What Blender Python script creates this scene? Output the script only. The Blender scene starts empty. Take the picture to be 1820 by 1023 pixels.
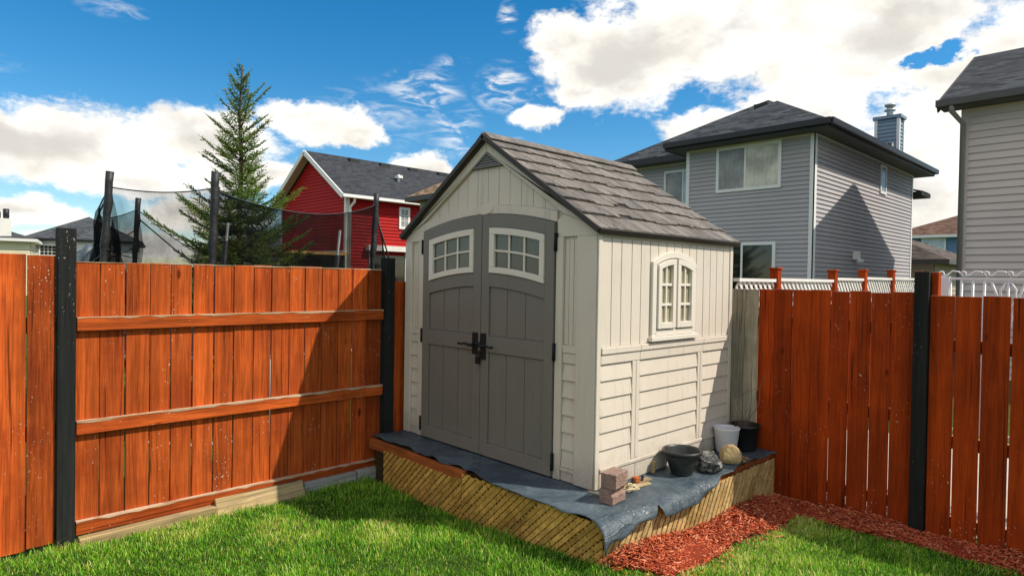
import bpy, bmesh, math, random
import numpy as np
from mathutils import Vector, Matrix
random.seed(7); RNG = np.random.default_rng(11)
PI = math.pi
sc = bpy.context.scene
C = sc.collection

# ------------------------------------------------------------------ camera
cam_d = bpy.data.cameras.new('camera'); cam = bpy.data.objects.new('camera', cam_d); C.objects.link(cam)
cam_d.lens = 22.335; cam_d.sensor_width = 36; cam_d.clip_start = 0.05; cam_d.clip_end = 3000
rt = Vector((0.69316, 0.72056, 0.01667)); dn = Vector((0.02262, 0.00137, -0.99974)); fw = Vector((-0.7204, 0.69337, -0.01547))
fw.normalize(); rt = (rt - fw*rt.dot(fw)).normalized(); dn = fw.cross(rt)
m = Matrix((rt, -dn, -fw)).transposed().to_4x4(); m.translation = (2.677, -3.388, 1.426)
cam.matrix_world = m
sc.camera = cam

# ------------------------------------------------------------------ scene tagging
def tag(o, label, cat, group=None):
    o['label'] = label; o['category'] = cat
    if group: o['group'] = group
    return o
def thing(name, label, cat, loc=(0, 0, 0), group=None):
    o = bpy.data.objects.new(name, None); C.objects.link(o); o.location = loc
    o.empty_display_size = 0.1
    return tag(o, label, cat, group)
def wloc(o):
    v = Vector((0, 0, 0))
    while o is not None:
        v += o.location; o = o.parent
    return v

# ------------------------------------------------------------------ mesh builder
class MB:
    def __init__(s): s.v = []; s.f = []; s.r = []; s.sm = []
    def add(s, vs, fs, rnd=0.5, smooth=False):
        n = len(s.v); s.v += [tuple(p) for p in vs]
        for f in fs: s.f.append(tuple(i+n for i in f)); s.r.append(rnd); s.sm.append(smooth)
    def box(s, x0, x1, y0, y1, z0, z1, rnd=None, top=(0, 0), bot=(0, 0)):
        rnd = random.random() if rnd is None else rnd
        a, b = top; c, d = bot
        vs = [(x0+c, y0+d, z0), (x1+c, y0+d, z0), (x1+c, y1+d, z0), (x0+c, y1+d, z0), (x0+a, y0+b, z1), (x1+a, y0+b, z1), (x1+a, y1+b, z1), (x0+a, y1+b, z1)]
        s.add(vs, [(0, 3, 2, 1), (4, 5, 6, 7), (0, 1, 5, 4), (1, 2, 6, 5), (2, 3, 7, 6), (3, 0, 4, 7)], rnd)
    def obox(s, c, ax, ay, az, rnd=None):
        rnd = random.random() if rnd is None else rnd
        c = Vector(c); ax = Vector(ax); ay = Vector(ay); az = Vector(az)
        vs = [c+ax*i+ay*j+az*k for k in (-1, 1) for (i, j) in ((-1, -1), (1, -1), (1, 1), (-1, 1))]
        s.add(vs, [(0, 3, 2, 1), (4, 5, 6, 7), (0, 1, 5, 4), (1, 2, 6, 5), (2, 3, 7, 6), (3, 0, 4, 7)], rnd)
    def bar(s, p, q, w, h, up=(0, 0, 1), rnd=None):
        p = Vector(p); q = Vector(q); d = q-p; L = d.length; d.normalize(); up = Vector(up)
        sd = d.cross(up).normalized(); u = sd.cross(d)
        s.obox((p+q)/2, d*L/2, sd*w/2, u*h/2, rnd)
    def tube(s, pts, rad, n=8, caps=True, rnd=0.5, smooth=True):
        pts = [Vector(p) for p in pts]; N = len(pts)
        if not hasattr(rad, '__len__'): rad = [rad]*N
        vs = []; prev = None
        for i, p in enumerate(pts):
            t = (pts[min(i+1, N-1)]-pts[max(i-1, 0)]).normalized()
            a = prev if prev is not None else Vector((0, 0, 1)) if abs(t.z) < .9 else Vector((1, 0, 0))
            a = (a-t*a.dot(t)).normalized(); b = t.cross(a); prev = a
            for k in range(n):
                w = 2*PI*k/n; vs.append(p+(a*math.cos(w)+b*math.sin(w))*rad[i])
        fs = [(i*n+k, i*n+(k+1) % n, (i+1)*n+(k+1) % n, (i+1)*n+k) for i in range(N-1) for k in range(n)]
        if caps: fs += [tuple(range(n))[::-1], tuple(range((N-1)*n, N*n))]
        s.add(vs, fs, rnd, smooth)
    def lathe(s, prof, c, n=40, rnd=0.5, sq=1.0, smooth=True):
        vs = []; N = len(prof)
        for (r, z) in prof:
            for k in range(n):
                w = 2*PI*k/n; vs.append((c[0]+r*math.cos(w), c[1]+r*math.sin(w), c[2]+z))
        fs = [(i*n+k, i*n+(k+1) % n, (i+1)*n+(k+1) % n, (i+1)*n+k) for i in range(N-1) for k in range(n)]
        s.add(vs, fs, rnd, smooth)
    def strip(s, us, lo, hi, d0, d1, mp, rnd=0.5):
        vs = []; N = len(us)
        for u in us:
            a = lo(u) if callable(lo) else lo; b = hi(u) if callable(hi) else hi
            vs += [mp(u, a, d1), mp(u, b, d1), mp(u, a, d0), mp(u, b, d0)]
        fs = [(0, 1, 3, 2), (4*N-4, 4*N-2, 4*N-1, 4*N-3)]
        for i in range(N-1):
            a = 4*i; b = a+4
            fs += [(a, b, b+1, a+1), (a+2, a+3, b+3, b+2), (a+1, b+1, b+3, a+3), (a, a+2, b+2, b)]
        s.add(vs, fs, rnd)
    def prism(s, poly, d0, d1, mp, rnd=0.5):
        n = len(poly)
        vs = [mp(u, w, d1) for u, w in poly]+[mp(u, w, d0) for u, w in poly]
        fs = [tuple(range(n)), tuple(range(n, 2*n))[::-1]]+[(i, (i+1) % n, n+(i+1) % n, n+i) for i in range(n)]
        s.add(vs, fs, rnd)
    def build(s, name, mat, parent=None, bevel=0, recalc=True, origin=None, seg=2):
        me = bpy.data.meshes.new(name)
        off = wloc(parent) if parent else Vector(origin or (0, 0, 0))
        me.from_pydata([(p[0]-off.x, p[1]-off.y, p[2]-off.z) for p in s.v], [], s.f)
        at = me.attributes.new('rnd', 'FLOAT', 'FACE'); at.data.foreach_set('value', s.r)
        me.polygons.foreach_set('use_smooth', s.sm)
        me.update()
        if recalc and len(s.f) < 30000:
            b = bmesh.new(); b.from_mesh(me); bmesh.ops.recalc_face_normals(b, faces=b.faces); b.to_mesh(me); b.free()
        me.materials.append(mat)
        o = bpy.data.objects.new(name, me); C.objects.link(o)
        if parent: o.parent = parent
        elif origin: o.location = origin
        if bevel:
            md = o.modifiers.new('bevel', 'BEVEL'); md.width = bevel; md.segments = seg; md.limit_method = 'ANGLE'; md.angle_limit = math.radians(35)
        return o

def np_mesh(name, V, quads, tris, mat, attrs=None, parent=None, quad_first=True):
    """fast mesh from numpy arrays; attrs: {name: per-vertex float}"""
    me = bpy.data.meshes.new(name)
    V = np.asarray(V, np.float32)
    me.vertices.add(len(V)); me.vertices.foreach_set('co', V.ravel())
    nq = 0 if quads is None else len(quads); nt = 0 if tris is None else len(tris)
    idx = []; 
    if nq: idx.append(np.asarray(quads, np.int32).ravel())
    if nt: idx.append(np.asarray(tris, np.int32).ravel())
    idx = np.concatenate(idx)
    me.loops.add(len(idx)); me.loops.foreach_set('vertex_index', idx)
    st = np.concatenate([np.arange(nq)*4, nq*4+np.arange(nt)*3]).astype(np.int32)
    me.polygons.add(nq+nt); me.polygons.foreach_set('loop_start', st)
    for k, a in (attrs or {}).items():
        at = me.attributes.new(k, 'FLOAT', 'POINT'); at.data.foreach_set('value', np.asarray(a, np.float32))
    me.update(calc_edges=True); me.validate()
    me.materials.append(mat)
    o = bpy.data.objects.new(name, me); C.objects.link(o)
    if parent: o.parent = parent
    return o

# ------------------------------------------------------------------ node helpers
class NT:
    def __init__(s, nt): s.nt = nt; s.n = nt.nodes; s.l = nt.links
    def node(s, t, **kw):
        n = s.n.new(t)
        for k, v in kw.items(): setattr(n, k, v)
        return n
    def put(s, n, i, v):
        if hasattr(v, 'is_output') and v.is_output: s.l.new(v, n.inputs[i])
        elif v is not None: n.inputs[i].default_value = v
    def math(s, op, a, b=None, c=None, clamp=False):
        n = s.node('ShaderNodeMath', operation=op, use_clamp=clamp); s.put(n, 0, a)
        if b is not None: s.put(n, 1, b)
        if c is not None: s.put(n, 2, c)
        return n.outputs[0]
    def vmath(s, op, a, b=None, out=0):
        n = s.node('ShaderNodeVectorMath', operation=op); s.put(n, 0, a)
        if b is not None: s.put(n, 1, b)
        return n.outputs[out]
    def noise(s, vec, scale, detail=4, rough=.55, dist=0, out=0):
        n = s.node('ShaderNodeTexNoise'); s.put(n, 'Vector', vec); n.inputs['Scale'].default_value = scale
        n.inputs['Detail'].default_value = detail; n.inputs['Roughness'].default_value = rough; n.inputs['Distortion'].default_value = dist
        return n.outputs[out]
    def mapr(s, v, a, b, c=0., d=1., smooth=False):
        n = s.node('ShaderNodeMapRange', interpolation_type='SMOOTHSTEP' if smooth else 'LINEAR'); s.put(n, 0, v)
        for i, x in enumerate((a, b, c, d)): s.put(n, i+1, x)
        return n.outputs[0]
    def mix(s, f, a, b, mode='MIX'):
        n = s.node('ShaderNodeMix', data_type='RGBA', blend_type=mode); s.put(n, 0, f)
        for i, x in ((6, a), (7, b)):
            if isinstance(x, tuple) and len(x) == 3: x = (*x, 1)
            s.put(n, i, x)
        return n.outputs[2]
    def attr(s, name): return s.node('ShaderNodeAttribute', attribute_name=name).outputs['Fac']
    def obj(s): return s.node('ShaderNodeTexCoord').outputs['Object']
    def sc(s, v, k): return s.vmath('MULTIPLY', v, k)
    def bump(s, h, dist, strength=1.0):
        n = s.node('ShaderNodeBump'); s.put(n, 'Height', h); n.inputs['Distance'].default_value = dist; n.inputs['Strength'].default_value = strength
        return n.outputs[0]
def new_mat(name):
    m = bpy.data.materials.new(name); m.use_nodes = True; t = NT(m.node_tree)
    return m, t, t.n['Principled BSDF']
def col3(c): return (*c, 1)

def mat_plain(name, col, rough=.6, var=.12, scale=3., bump=.0, bscale=80., spec=.4, metallic=0, dirt=None, splash=None, emboss=0):
    m, t, p = new_mat(name); o = t.obj(); r = t.attr('rnd')
    n = t.noise(o, scale, 5)
    f = t.mapr(n, .25, .75, 1-var, 1+var)
    f = t.math('MULTIPLY', f, t.mapr(r, 0, 1, 1-var*.8, 1+var*.8))
    c = t.mix(1.0, col3(col), t.node('ShaderNodeCombineColor').outputs[0], 'MULTIPLY')
    cc = c.node.inputs[7].links[0].from_node
    for i in range(3): t.l.new(f, cc.inputs[i])
    if dirt:
        d = t.mapr(t.noise(o, dirt[1], 6, .65), .52, .75, 0, dirt[2], True)
        c = t.mix(d, c, col3(dirt[0]))
    if splash:    # mud splash and run marks low on the wall (object z = height above the platform)
        sp = t.node('ShaderNodeSeparateXYZ'); t.l.new(o, sp.inputs[0])
        hgt = t.math('ADD', sp.outputs[2], t.math('MULTIPLY', t.math('SUBTRACT', t.noise(o, 7, 5, .7), .5), .30))
        k = t.mapr(hgt, .0, .26, splash[1], 0, True)
        k = t.math('MULTIPLY', k, t.mapr(t.noise(o, 60, 4, .7), .35, .6, .35, 1, True))
        run = t.mapr(t.noise(t.sc(o, (1, 1, .05)), 24, 4, .6), .54, .72, 0, splash[1]*.35, True)
        c = t.mix(t.math('MAXIMUM', k, run), c, col3(splash[0]))
    t.put(p, 'Base Color', c); p.inputs['Roughness'].default_value = rough; p.inputs['Specular IOR Level'].default_value = spec; p.inputs['Metallic'].default_value = metallic
    if emboss: t.put(p, 'Normal', t.bump(t.noise(t.sc(o, (1, 1, .06)), 70, 4, .6, .6), emboss))
    elif bump: t.put(p, 'Normal', t.bump(t.noise(o, bscale, 4), bump))
    return m

def mat_wood(name, col, axis='Z', dark=.55, flakes=0., flake_col=(.62, .52, .42), rough=.75, gs=26., knots=.5, bump=.0016, bvar=.16, alt=None, worn=0., cracks=.75):
    """sawn boards: grain stretched along axis, board to board variation by the face attribute rnd"""
    m, t, p = new_mat(name); o = t.obj(); r = t.attr('rnd')
    off = t.node('ShaderNodeCombineXYZ'); 
    for i, k in enumerate((37.3, 19.7, 53.1)): t.l.new(t.math('MULTIPLY', r, k), off.inputs[i])
    v = t.vmath('ADD', o, off.outputs[0])
    st = {'X': (.04, 1, 1), 'Y': (1, .04, 1), 'Z': (1, 1, .04), 'N': (1, 1, 1)}[axis]
    g = t.sc(v, st)
    g1 = t.noise(g, gs, 5, .62, 1.2); g2 = t.noise(g, gs*4, 3, .6)
    blot = t.noise(v, 2.3, 4, .6)
    gr = t.math('ADD', t.math('MULTIPLY', g1, .65), t.math('MULTIPLY', g2, .35))
    f = t.mapr(gr, .34, .6, dark, 1.12)
    f = t.math('MULTIPLY', f, t.mapr(blot, .3, .7, .84, 1.14))
    f = t.math('MULTIPLY', f, t.mapr(t.noise(g, 7, 3, .55, .6), .32, .68, .74, 1.2))
    f = t.math('MULTIPLY', f, t.mapr(r, 0, 1, 1-bvar, 1+bvar))
    cc = t.node('ShaderNodeCombineColor')
    for i in range(3): t.l.new(f, cc.inputs[i])
    base = col3(col)
    if alt: base = t.mix(t.mapr(t.noise(v, 1.7, 4, .6), .42, .66, 0, 1, True), col3(col), col3(alt))
    c = t.mix(1.0, base, cc.outputs[0], 'MULTIPLY')
    if cracks:
        cr = t.noise(t.sc(v, {'X': (.018, 1, 1), 'Y': (1, .018, 1), 'Z': (1, 1, .018), 'N': (1, 1, 1)}[axis]), 42, 2, .5, .5)
        c = t.mix(t.mapr(cr, .655, .70, 0, cracks), c, (col[0]*.12, col[1]*.10, col[2]*.12))
    if knots:
        vo = t.node('ShaderNodeTexVoronoi'); t.put(vo, 'Vector', t.sc(v, {'X': (.4, 1, 1), 'Y': (1, .4, 1), 'Z': (1, 1, .4), 'N': (1, 1, 1)}[axis])); vo.inputs['Scale'].default_value = 5.0
        k = t.mapr(vo.outputs['Distance'], .05, .10, knots, 0, True)
        k = t.math('MULTIPLY', k, t.mapr(t.noise(v, 3.1, 2), .52, .56, 0, 1))
        c = t.mix(k, c, (col[0]*.18, col[1]*.16, col[2]*.16))
    if flakes:
        fl = t.noise(t.sc(v, {'X': (.55, 1, 1), 'Y': (1, .55, 1), 'Z': (1, 1, .55), 'N': (1, 1, 1)}[axis]), 85, 3, .6)
        reg = t.noise(v, 1.9, 3, .6)
        th = t.mapr(reg, .38, .66, .80, .80-.17*flakes)
        fm = t.mapr(t.math('SUBTRACT', fl, th), 0, .02, 0, .85)
        c = t.mix(fm, c, col3(flake_col))
    if worn:      # paint worn off the upward facing edges
        ge = t.node('ShaderNodeNewGeometry'); sn = t.node('ShaderNodeSeparateXYZ'); t.l.new(ge.outputs['True Normal'], sn.inputs[0])
        wm_ = t.math('MULTIPLY', t.mapr(sn.outputs[2], .55, .8, 0, worn), t.mapr(t.noise(v, 14, 4, .6), .36, .5, .35, 1, True))
        c = t.mix(wm_, c, (.60, .46, .34))
    t.put(p, 'Base Color', c); p.inputs['Roughness'].default_value = rough; p.inputs['Specular IOR Level'].default_value = .12
    t.put(p, 'Normal', t.bump(gr, bump*3))
    return m

def mat_shingle(name, col, course=.14, width=.3, axis='Y', var=.45):
    """asphalt shingle: courses by height, tabs along the eave, granule noise"""
    m, t, p = new_mat(name); o = t.obj()
    sp = t.node('ShaderNodeSeparateXYZ'); t.l.new(o, sp.inputs[0])
    a = t.math('ADD', sp.outputs[0], sp.outputs[1])
    row = t.math('DIVIDE', sp.outputs[2], course*.5); rf = t.math('FLOOR', row); fr = t.math('FRACT', row)
    tab = t.math('DIVIDE', t.math('ADD', a, t.math('MULTIPLY', t.math('FRACT', t.math('MULTIPLY', rf, .3819)), width*3)), width)
    cb = t.node('ShaderNodeCombineXYZ'); t.l.new(t.math('FLOOR', tab), cb.inputs[0]); t.l.new(rf, cb.inputs[1])
    wn = t.node('ShaderNodeTexWhiteNoise', noise_dimensions='3D'); t.l.new(cb.outputs[0], wn.inputs[0])
    gn = t.noise(o, 6, 5, .7)
    f = t.math('ADD', t.mapr(wn.outputs[0], 0, 1, 1-var, 1+var), t.mapr(gn, .3, .7, -.25, .25))
    edge = t.mapr(fr, 0, .16, .45, 1)
    f = t.math('MULTIPLY', f, edge)
    cc = t.node('ShaderNodeCombineColor')
    for i in range(3): t.l.new(f, cc.inputs[i])
    c = t.mix(1, col3(col), cc.outputs[0], 'MULTIPLY')
    t.put(p, 'Base Color', c); p.inputs['Roughness'].default_value = .9; p.inputs['Specular IOR Level'].default_value = .2
    t.put(p, 'Normal', t.bump(t.math('ADD', fr, wn.outputs[0]), .02))
    return m

def mat_tint(name, ramp, rough=.8, trans=0., attr='col', spec=.2):
    m, t, p = new_mat(name); a = t.attr(attr)
    rp = t.node('ShaderNodeValToRGB'); e = rp.color_ramp.elements
    e[0].position = ramp[0][0]; e[0].color = col3(ramp[0][1]); e[1].position = ramp[-1][0]; e[1].color = col3(ramp[-1][1])
    for pos, c in ramp[1:-1]: x = e.new(pos); x.color = col3(c)
    t.l.new(a, rp.inputs[0])
    t.put(p, 'Base Color', rp.outputs[0]); p.inputs['Roughness'].default_value = rough; p.inputs['Specular IOR Level'].default_value = spec
    if trans:
        tr = t.node('ShaderNodeBsdfTranslucent'); t.l.new(rp.outputs[0], tr.inputs[0])
        mx = t.node('ShaderNodeMixShader'); mx.inputs[0].default_value = trans
        t.l.new(p.outputs[0], mx.inputs[1]); t.l.new(tr.outputs[0], mx.inputs[2])
        t.l.new(mx.outputs[0], t.n['Material Output'].inputs[0])
    return m

def mat_glass(name, col, rough=.08, spec=.6, fold=0.):
    m, t, p = new_mat(name); o = t.obj()
    n = t.noise(o, 2.5, 3)
    if fold:   # hanging curtain behind the pane
        sp = t.node('ShaderNodeSeparateXYZ'); t.l.new(o, sp.inputs[0]); u = t.math('ADD', t.math('ADD', sp.outputs[0], sp.outputs[1]), t.math('MULTIPLY', t.noise(o, 1.5, 3), .25))
        n = t.math('ADD', t.math('MULTIPLY', n, 1-fold), t.math('MULTIPLY', t.mapr(t.math('SINE', t.math('MULTIPLY', u, 62)), -1, 1, .3, .7), fold))
    c = t.mix(t.mapr(n, .35, .65, 0, 1), tuple(x*.7 for x in col), tuple(x*1.25 for x in col))
    t.put(p, 'Base Color', c); p.inputs['Roughness'].default_value = rough; p.inputs['Specular IOR Level'].default_value = spec
    return m

M = {}
ORANGE = (.455, .084, .014)
for ax in 'XYZ': M['fence'+ax] = mat_wood('painted_fence_'+ax, ORANGE, ax, .42, .95, alt=(.34, .056, .010), knots=.9, worn=.85, gs=34, bvar=.24)
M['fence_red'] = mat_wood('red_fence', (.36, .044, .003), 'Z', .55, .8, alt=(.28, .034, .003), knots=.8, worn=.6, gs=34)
M['black_post'] = mat_wood('black_post', (.020, .021, .020), 'Z', .6, .85, flake_col=(.28, .29, .27), knots=.2, bvar=.1)
for ax in 'XY': M['bare'+ax] = mat_wood('bare_wood_'+ax, (.56, .40, .26), ax, .6, 0, alt=(.50, .30, .16), knots=0)
M['grey_wood'] = mat_wood('weathered_wood', (.43, .375, .28), 'Z', .5, 0, alt=(.31, .27, .20), knots=1.0)
M['timberY'] = mat_wood('landscape_timber', (.42, .30, .15), 'Y', .5, 0, alt=(.30, .23, .14), knots=.5)
M['timber_grey'] = mat_wood('grey_timber', (.36, .35, .32), 'Y', .6, 0, alt=(.27, .26, .23), knots=.5)
M['lattice'] = mat_wood('treated_lattice', (.56, .33, .085), 'N', .6, 0, alt=(.43, .24, .06), knots=.5, gs=16)
M['lattice_pale'] = mat_wood('pale_lattice', (.52, .36, .16), 'N', .55, 0, alt=(.40, .25, .085), knots=.4, gs=16)  # paler, less saturated tone for the side skirting
M['rim'] = mat_wood('rim_board', (.37, .105, .030), 'X', .55, .5, alt=(.24, .07, .02), knots=.5)
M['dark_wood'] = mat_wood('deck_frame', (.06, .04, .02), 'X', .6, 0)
BEIGE = (.625, .55, .468)
M['resin'] = mat_plain('beige_resin', BEIGE, .5, .045, 1.6, .0015, 160, .35, dirt=((.40, .36, .29), 2.2, .22), splash=((.26, .22, .16), .6), emboss=.0045)
M['resin_light'] = mat_plain('pale_resin', (.68, .62, .54), .5, .03, 2, .001, 160, .35)
M['door_grey'] = mat_plain('grey_resin', (.172, .160, .140), .55, .05, 2., .0015, 160, .4, dirt=((.20, .185, .16), 3, .25), splash=((.25, .225, .18), .5), emboss=.0045)
M['vent_grey'] = mat_plain('vent_grey', (.15, .15, .15), .55, .05)
M['pane_dark'] = mat_glass('door_pane', (.085, .085, .065), .22)
M['pane_khaki'] = mat_glass('side_pane', (.30, .27, .17), .3)
M['black_metal'] = mat_plain('black_metal', (.012, .012, .013), .6, .1, spec=.25)
M['shed_roof'] = mat_wood('resin_shingle', (.185, .162, .142), 'X', .74, 0, knots=0, gs=20, bvar=.20, alt=(.155, .138, .122), rough=.65)
M['roof_dark'] = mat_plain('roof_edge', (.042, .036, .032), .65, .15)
M['tarp'] = None
M['white'] = mat_plain('white_trim', (.74, .74, .72), .55, .04)
M['offwhite'] = mat_plain('white_lattice', (.68, .66, .62), .6, .08)
M['black_foam'] = mat_plain('black_foam', (.014, .014, .015), .55, .3, 9, .01, 14, .5)
M['steel'] = mat_plain('grey_tube', (.42, .44, .44), .45, .1, metallic=.3)

def siding_mat(n, c, var=.07): M[n] = mat_plain(n, c, .65, var, .8, .002, 30, .15)
siding_mat('sid_grey', (.40, .375, .392)); siding_mat('sid_red', (.37, .010, .009)); siding_mat('sid_pink', (.57, .485, .46))
siding_mat('sid_white', (.68, .69, .70)); siding_mat('sid_cream', (.66, .60, .42)); siding_mat('sid_blue', (.12, .22, .36)); siding_mat('sid_tan', (.40, .33, .25))
M['chim_blue'] = mat_plain('chimney_siding', (.19, .27, .35), .6, .05)
M['sh_grey'] = mat_shingle('grey_shingle', (.062, .068, .076))
M['sh_dark'] = mat_shingle('dark_shingle', (.055, .058, .064))
M['sh_brown'] = mat_shingle('brown_shingle', (.15, .085, .06))
M['sh_slate'] = mat_shingle('slate_shingle', (.040, .043, .050), var=.3)
M['sh_garage'] = mat_shingle('garage_shingle', (.095, .075, .062))
M['sh_tan'] = mat_shingle('tan_shingle', (.30, .195, .12))
M['fascia'] = mat_plain('dark_fascia', (.018, .018, .020), .5, .1)
M['soffit'] = mat_plain('soffit', (.085, .083, .082), .7, .05)
M['downspout'] = mat_plain('downspout_grey', (.22, .205, .20), .5, .05)
M['soffit_lt'] = mat_plain('pale_soffit', (.42, .39, .36), .7, .05)
M['win_blind'] = mat_glass('blind_window', (.58, .54, .46), .3, .25, fold=.12)
M['win_grey'] = mat_glass('grey_window', (.29, .28, .265), .2, .3, fold=.12)
M['win_dark'] = mat_glass('dark_window', (.012, .013, .014), .05, .7)
M['win_sky'] = mat_glass('pale_window', (.42, .50, .56), .1)
M['deck_tan'] = mat_wood('deck_ledger', (.58, .33, .12), 'X', .7, 0, knots=.2)
M['concrete'] = mat_plain('block_concrete', (.33, .215, .175), .9, .25, 18, .02, 90, .15, dirt=((.17, .12, .10), 30, .7))
M['black_plastic'] = mat_plain('black_plastic', (.022, .025, .024), .42, .2, 12, spec=.5, dirt=((.09, .09, .08), 12, .35))
M['nursery'] = mat_plain('nursery_pot', (.010, .010, .011), .4, .1, spec=.5)
M['white_plastic'] = mat_plain('white_plastic', (.66, .65, .67), .5, .05, 8, dirt=((.5, .47, .42), 8, .3))
M['tan_rock'] = mat_plain('tan_rock', (.50, .36, .18), .85, .25, 9, .01, 30, .2, dirt=((.62, .52, .36), 7, .6))
M['twig'] = mat_plain('twig', (.16, .10, .065), .8, .2)
M['soil'] = mat_plain('soil', (.05, .035, .025), .95, .3, 30, .02, 60)
M['dead_leaf'] = mat_plain('dead_leaf', (.34, .17, .075), .8, .3, 30)
M['straw'] = mat_plain('straw', (.52, .43, .27), .8, .2, 30)
M['bark'] = mat_wood('bark', (.10, .07, .05), 'Z', .5, 0, knots=0, bump=.006)
M['iron_white'] = mat_plain('white_iron', (.72, .72, .72), .45, .04)

def mk_rock():
    m, t, p = new_mat('speckled_rock'); o = t.obj()
    n = t.noise(o, 16, 8, .75, .6); n2 = t.noise(o, 50, 4, .7)
    sp = t.node('ShaderNodeSeparateXYZ'); t.l.new(o, sp.inputs[0])
    f = t.math('ADD', t.math('MULTIPLY', n, .7), t.math('MULTIPLY', n2, .3))
    c = t.mix(t.mapr(f, .47, .60, 0, 1, True), (.030, .030, .028), (.38, .37, .34))
    t.put(p, 'Base Color', c); p.inputs['Roughness'].default_value = .85
    t.put(p, 'Normal', t.bump(f, .03)); return m
M['rock'] = mk_rock()
def mk_tarp():
    m, t, p = new_mat('rubber_membrane'); o = t.obj()
    n = t.noise(o, 2.2, 6, .65, .8); n2 = t.noise(o, 9, 5, .7)
    c = t.mix(t.mapr(n, .35, .68, 0, 1, True), (.036, .056, .074), (.085, .115, .135))
    c = t.mix(t.mapr(n2, .5, .72, 0, .5, True), c, (.13, .15, .16))
    sp = t.noise(o, 52, 2, .5); reg = t.noise(o, 3.3, 2, .5)
    s = t.mapr(t.math('SUBTRACT', sp, t.mapr(reg, .40, .68, .82, .70)), 0, .015, 0, .85)
    c = t.mix(s, c, (.56, .55, .52))
    t.put(p, 'Base Color', c); t.put(p, 'Roughness', t.mapr(n2, .3, .7, .38, .62)); p.inputs['Specular IOR Level'].default_value = .5
    r1 = t.math('ABSOLUTE', t.math('SUBTRACT', t.noise(t.sc(o, (1, .35, 1)), 5.5, 3, .5, .8), .5)); r2 = t.math('ABSOLUTE', t.math('SUBTRACT', t.noise(t.sc(o, (.4, 1, 1)), 7.0, 3, .5, .6), .5))
    cre = t.math('ADD', t.mapr(r1, 0, .05, 1, 0, True), t.mapr(r2, 0, .04, .8, 0, True))
    t.put(p, 'Normal', t.bump(t.math('ADD', t.math('ADD', n2, t.math('MULTIPLY', n, 1.5)), t.math('MULTIPLY', cre, .20)), .013)); return m
M['tarp'] = mk_tarp()
def mk_net(name, lo, hi):
    m, t, p = new_mat(name); p.inputs['Specular IOR Level'].default_value = 0; p.inputs['Base Color'].default_value = (.006, .0065, .007, 1); p.inputs['Roughness'].default_value = .8
    tr = t.node('ShaderNodeBsdfTransparent'); mx = t.node('ShaderNodeMixShader')
    f = t.mapr(t.noise(t.obj(), 3.5, 4, .6, 1.0), .3, .7, lo, hi)
    t.l.new(f, mx.inputs[0]); t.l.new(tr.outputs[0], mx.inputs[1]); t.l.new(p.outputs[0], mx.inputs[2])
    t.l.new(mx.outputs[0], t.n['Material Output'].inputs[0]); return m
M['net'] = mk_net('black_netting', .52, .74); M['net_dense'] = mk_net('dense_netting', .68, .86); M['net_thin'] = mk_net('thin_netting', .26, .50)
def mk_ground():
    m, t, p = new_mat('lawn_soil'); o = t.obj()
    n = t.noise(o, 3, 6, .65); n2 = t.noise(o, 40, 4, .7)
    c = t.mix(t.mapr(n, .35, .65), (.045, .085, .012), (.085, .12, .022))
    c = t.mix(t.mapr(n2, .45, .7, 0, .6), c, (.075, .055, .028))
    t.put(p, 'Base Color', c); p.inputs['Roughness'].default_value = .95; p.inputs['Specular IOR Level'].default_value = .1
    t.put(p, 'Normal', t.bump(n2, .02)); return m
M['ground'] = mk_ground()
M['grass'] = mat_tint('grass_blades', [(0, (.028, .120, .010)), (.3, (.130, .390, .020)), (.58, (.32, .64, .040)), (.8, (.62, .72, .10)), (1, (.85, .72, .32))], .5, .45, spec=.35)
M['mulch'] = mat_tint('red_mulch', [(0, (.10, .013, .006)), (.35, (.43, .075, .032)), (.7, (.60, .160, .070)), (1, (.76, .36, .22))], .85, spec=.1)
M['needles'] = mat_tint('spruce_needles', [(0, (.030, .070, .016)), (.4, (.085, .160, .028)), (.75, (.20, .27, .04)), (1, (.34, .27, .08))], .7, .25)

# ------------------------------------------------------------------ terrain
def gz(x, y):
    return -0.375+0.105*np.exp(-(((x-.55)/1.0)**2+((y+.25)/1.0)**2))+0.02*np.exp(-(((x-2)/1.5)**2+((y-1.6)/.8)**2))
def axis_pts(a, b, step, far):
    c = np.arange(a, b+1e-6, step); ext = step*np.cumsum(1.35**np.arange(1, 60)); ext = ext[ext < far]
    return np.concatenate([(a-ext)[::-1], c, b+ext])
xs = axis_pts(-6, 7, .12, 900); ys = axis_pts(-7, 5, .12, 900)
X, Y = np.meshgrid(xs, ys); Z = gz(X, Y)
nx, ny = len(xs), len(ys); ii = np.arange(nx*ny).reshape(ny, nx)
q = np.stack([ii[:-1, :-1], ii[:-1, 1:], ii[1:, 1:], ii[1:, :-1]], -1).reshape(-1, 4)
g = np_mesh('ground', np.stack([X, Y, Z], -1).reshape(-1, 3), q, None, M['ground']); g['kind'] = 'structure'

# pale paving added behind the back fence to lighten what its gaps show
pv = MB(); pv.add([(-2.2, 2.12, -.362), (9, 2.12, -.362), (9, 5.2, -.362), (-2.2, 5.2, -.362)], [(0, 1, 2, 3)])
M['paving'] = mat_plain('pale_paving', (.50, .45, .38), .9, .15, 4, .004, 60); pv.build('added_paving', M['paving'])['kind'] = 'structure'
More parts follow.
